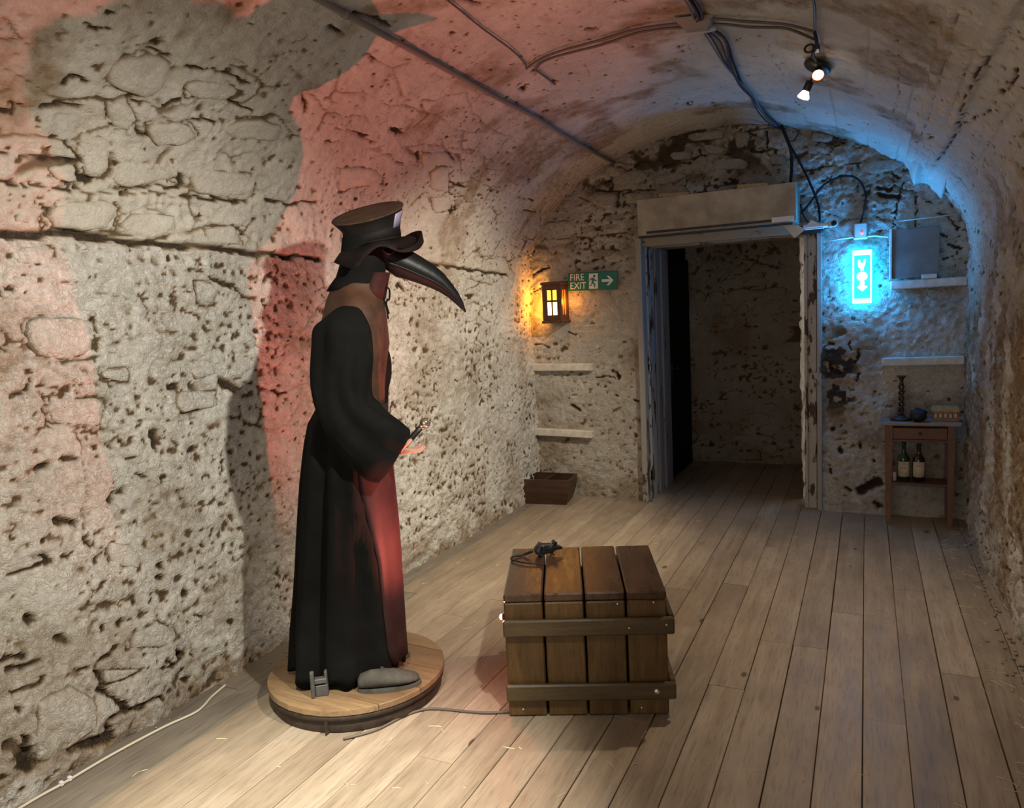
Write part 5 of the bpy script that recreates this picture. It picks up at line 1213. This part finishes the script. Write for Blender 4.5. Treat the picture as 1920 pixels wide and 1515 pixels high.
wall_cable([(-.555, 2.838, 5.90), (-.525, 2.76, 5.87), (-.490, 2.66, 5.86), (-.483, 2.56, 5.87), (-.485, 2.42, 5.78)], .012, 'thick dark cable dropping from the vault onto the box over the doorway')
wall_cable([(-.545, 2.82, 5.91), (-.50, 2.70, 5.88), (-.44, 2.58), (-.385, 2.46), (-.330, 2.32), (-.305, 2.23), (-.298, 2.13, 5.85)], .0085, 'thin dark cable running down to the security camera')
wall_cable([(-.425, 2.20), (-.36, 2.275), (-.272, 2.385), (-.15, 2.428), (-.055, 2.40), (-.006, 2.30), (-.01, 2.20), (-.036, 2.095, 5.90)], .0075, 'looped dark cable curling down to the sensor box')
wall_cable([(-.43, 2.27), (-.40, 2.17), (-.345, 2.115), (-.25, 2.11, 5.84)], .006, 'slack dark cable under the loop by the lintel')

# twin-head spotlight fitting
pl = on_vault(-.205, 4.10, .012)
t = thing('spotlight_fitting', 'twin spotlight fitting with lit bulbs hanging from the vault', 'lamp', pl)
nx_ = Vector((-.42, 0, -.90)).normalized()
e1 = Vector((0.90, 0, -.42)).normalized()
RM = Matrix((tuple(e1), (0, 1, 0), tuple(-nx_))).transposed().to_4x4()
MB().lathe([(.001, .0), (.060, .0), (.066, -.006), (.066, -.016), (.058, -.024), (.001, -.026)], 28, M=RM @ Matrix.Diagonal((1.0, 1.5, 1.0, 1))).build('mounting_plate', M['blackm'], t)
H1 = Matrix.Translation((.0, -.045, -.052)) @ Vector((.05, -.62, -.55)).to_track_quat('Z', 'Y').to_matrix().to_4x4()
h1 = MB().lathe([(.001, -.035), (.014, -.035), (.018, -.03), (.020, .0), (.030, .022), (.031, .026), (.027, .024), (.016, .004), (.001, .002)], 22, M=H1).build('spot_head', M['copper'], t)
MB().lathe([(.001, .004), (.016, .006), (.024, .019), (.022, .024), (.001, .027)], 20, M=H1).build('bulb', M['bulb_warm'], h1)
MB().tube([(0, -.02, -.02), (0, -.04, -.04)], .006, 8).build('arm', M['blackm'], t)
a0, a1 = Vector((-.012, .02, -.02)), Vector((-.040, .015, -.072))
MB().tube([a0, a0.lerp(a1, .6), a1], .0055, 8).build('arm', M['blackm'], t)
dd_ = Vector((-.42, .06, -.9)).normalized()
H2 = Matrix.Translation(a1) @ dd_.to_track_quat('Z', 'Y').to_matrix().to_4x4()
h2 = MB().lathe([(.001, -.004), (.017, -.004), (.019, .0), (.019, .040), (.017, .044), (.001, .044)], 20, M=H2).build('spot_head', M['blackm'], t)
MB().lathe([(.001, .042), (.014, .042), (.018, .050), (.029, .072), (.027, .078), (.001, .083)], 22, M=H2).build('bulb', M['bulb'], h2)
ch = thing('hook_chain', 'small dark hook and curled cable above the spotlight fitting', 'hook', on_vault(-.20, 3.70, .012))
cb_ = Vector(ch.location)
MB().tube(smooth_path([Vector(on_vault(-.194, 3.60, .02)) - cb_, Vector(on_vault(-.185, 3.72, .035)) - cb_, Vector(on_vault(-.205, 3.85, .04)) - cb_, Vector(on_vault(-.20, 4.03, .02)) - cb_], 6), .0075, 7).build('cable_end', M['dcable'], ch)
MB().tube([Vector((-.025, .04, -.03)) + Vector((.020 * math.cos(a), .012 * math.sin(a), .020 * math.sin(a))) for a in [2 * math.pi * i / 20 for i in range(19)]], .005, 7).build('hook', M['blackm'], ch)
MB().box((0.0, .095, -.02), (.03, .06, .02), .004).build('hook_plate', M['blackm'], ch)

# ------------------------------------------------------------------ cables and litter on the floor
t = thing('white_floor_cable', 'cream cable lying along the foot of the left wall', 'cable', (-2.55, 1.6, 0))
wc = [(-2.53, .9), (-2.555, 1.375), (-2.548, 1.523), (-2.545, 1.708), (-2.522, 1.916), (-2.492, 2.038), (-2.500, 2.097), (-2.53, 2.17), (-2.555, 2.27)]
MB().tube(smooth_path([(x + 2.55, y_ - 1.6, .0065) for x, y_ in wc], 8), .0052, 8).build('cord', M['wcable'], t)
for dx in (0, .022): MB().box((.002, -.085 + dx * 1.4, .010), (.016, .013, .018), .003).build('clip', M['white'], t)
o = MB().tube(smooth_path([(x, y_, .006) for x, y_ in ((-1.78, 2.105), (-1.70, 2.20), (-1.652, 2.33), (-1.60, 2.40), (-1.53, 2.425), (-1.44, 2.441), (-1.35, 2.462), (-1.27, 2.50))], 8), .0052, 7).build('floor_cord', M['cable'])
tag(o, 'dark cord on the floor between pedestal and crate', 'cord')
mb = MB(); rnd = random.Random(11)
def sliver(x, y_, L, a, w_=.0022, z=.0006):
    dx, dy = math.cos(a), math.sin(a); k = rnd.uniform(-.25, .25) * L
    p = [(x - dx * L / 2, y_ - dy * L / 2), (x + dy * k, y_ - dx * k), (x + dx * L / 2, y_ + dy * L / 2)]
    vs = []
    for (u, v) in p: vs += [(u - dy * w_ / 2, v + dx * w_ / 2, z), (u + dy * w_ / 2, v - dx * w_ / 2, z), (u, v, z + w_ * .7)]
    mb.add(vs, [(0, 3, 5, 2), (3, 6, 8, 5), (2, 5, 4, 1), (5, 8, 7, 4), (0, 1, 4, 3), (3, 4, 7, 6), (0, 2, 1), (6, 7, 8)])
for i in range(150):
    x, y_ = rnd.uniform(-2.45, .5), rnd.uniform(1.6, 5.6)
    if math.hypot(x - PC[0], y_ - PC[1]) < .42 or (abs(x + 1.075) < .45 and abs(y_ - 2.855) < .45): continue
    sliver(x, y_, rnd.uniform(.012, .06), rnd.uniform(0, 6.28))
for i in range(70):
    y_ = rnd.uniform(2.4, 5.6); sliver(rnd.uniform(.40, .575), y_, rnd.uniform(.015, .08), rnd.uniform(0, 6.28))
sliver(-1.50, 2.31, .05, .3, .004); sliver(-1.455, 2.29, .035, -.9, .004); sliver(-1.17, 2.28, .045, .1, .004); sliver(-1.13, 2.30, .03, 2.2, .004)
o = mb.build('straw', M['straw']); tag(o, 'straw wisps and splinters scattered over the floor boards', 'straw', kind='stuff')
mb = MB()
for i in range(120):
    y_ = rnd.uniform(2.2, 5.7); x = .60 - abs(rnd.gauss(0, .035)); r = rnd.uniform(.003, .011)
    rk = rock((x, y_, r * .5), r, i, 1, 1, .7, 1); mb.add(rk.v, rk.f)
for i in range(30):
    y_ = rnd.uniform(1.5, 5.5); x = -2.555 + abs(rnd.gauss(0, .02)); r = rnd.uniform(.003, .008)
    rk = rock((x, y_, r * .5), r, 500 + i, 1, 1, .7, 1); mb.add(rk.v, rk.f)
o = mb.build('rubble', M['lime_old']); tag(o, 'plaster crumbs along the foot of the side walls', 'rubble', kind='stuff')
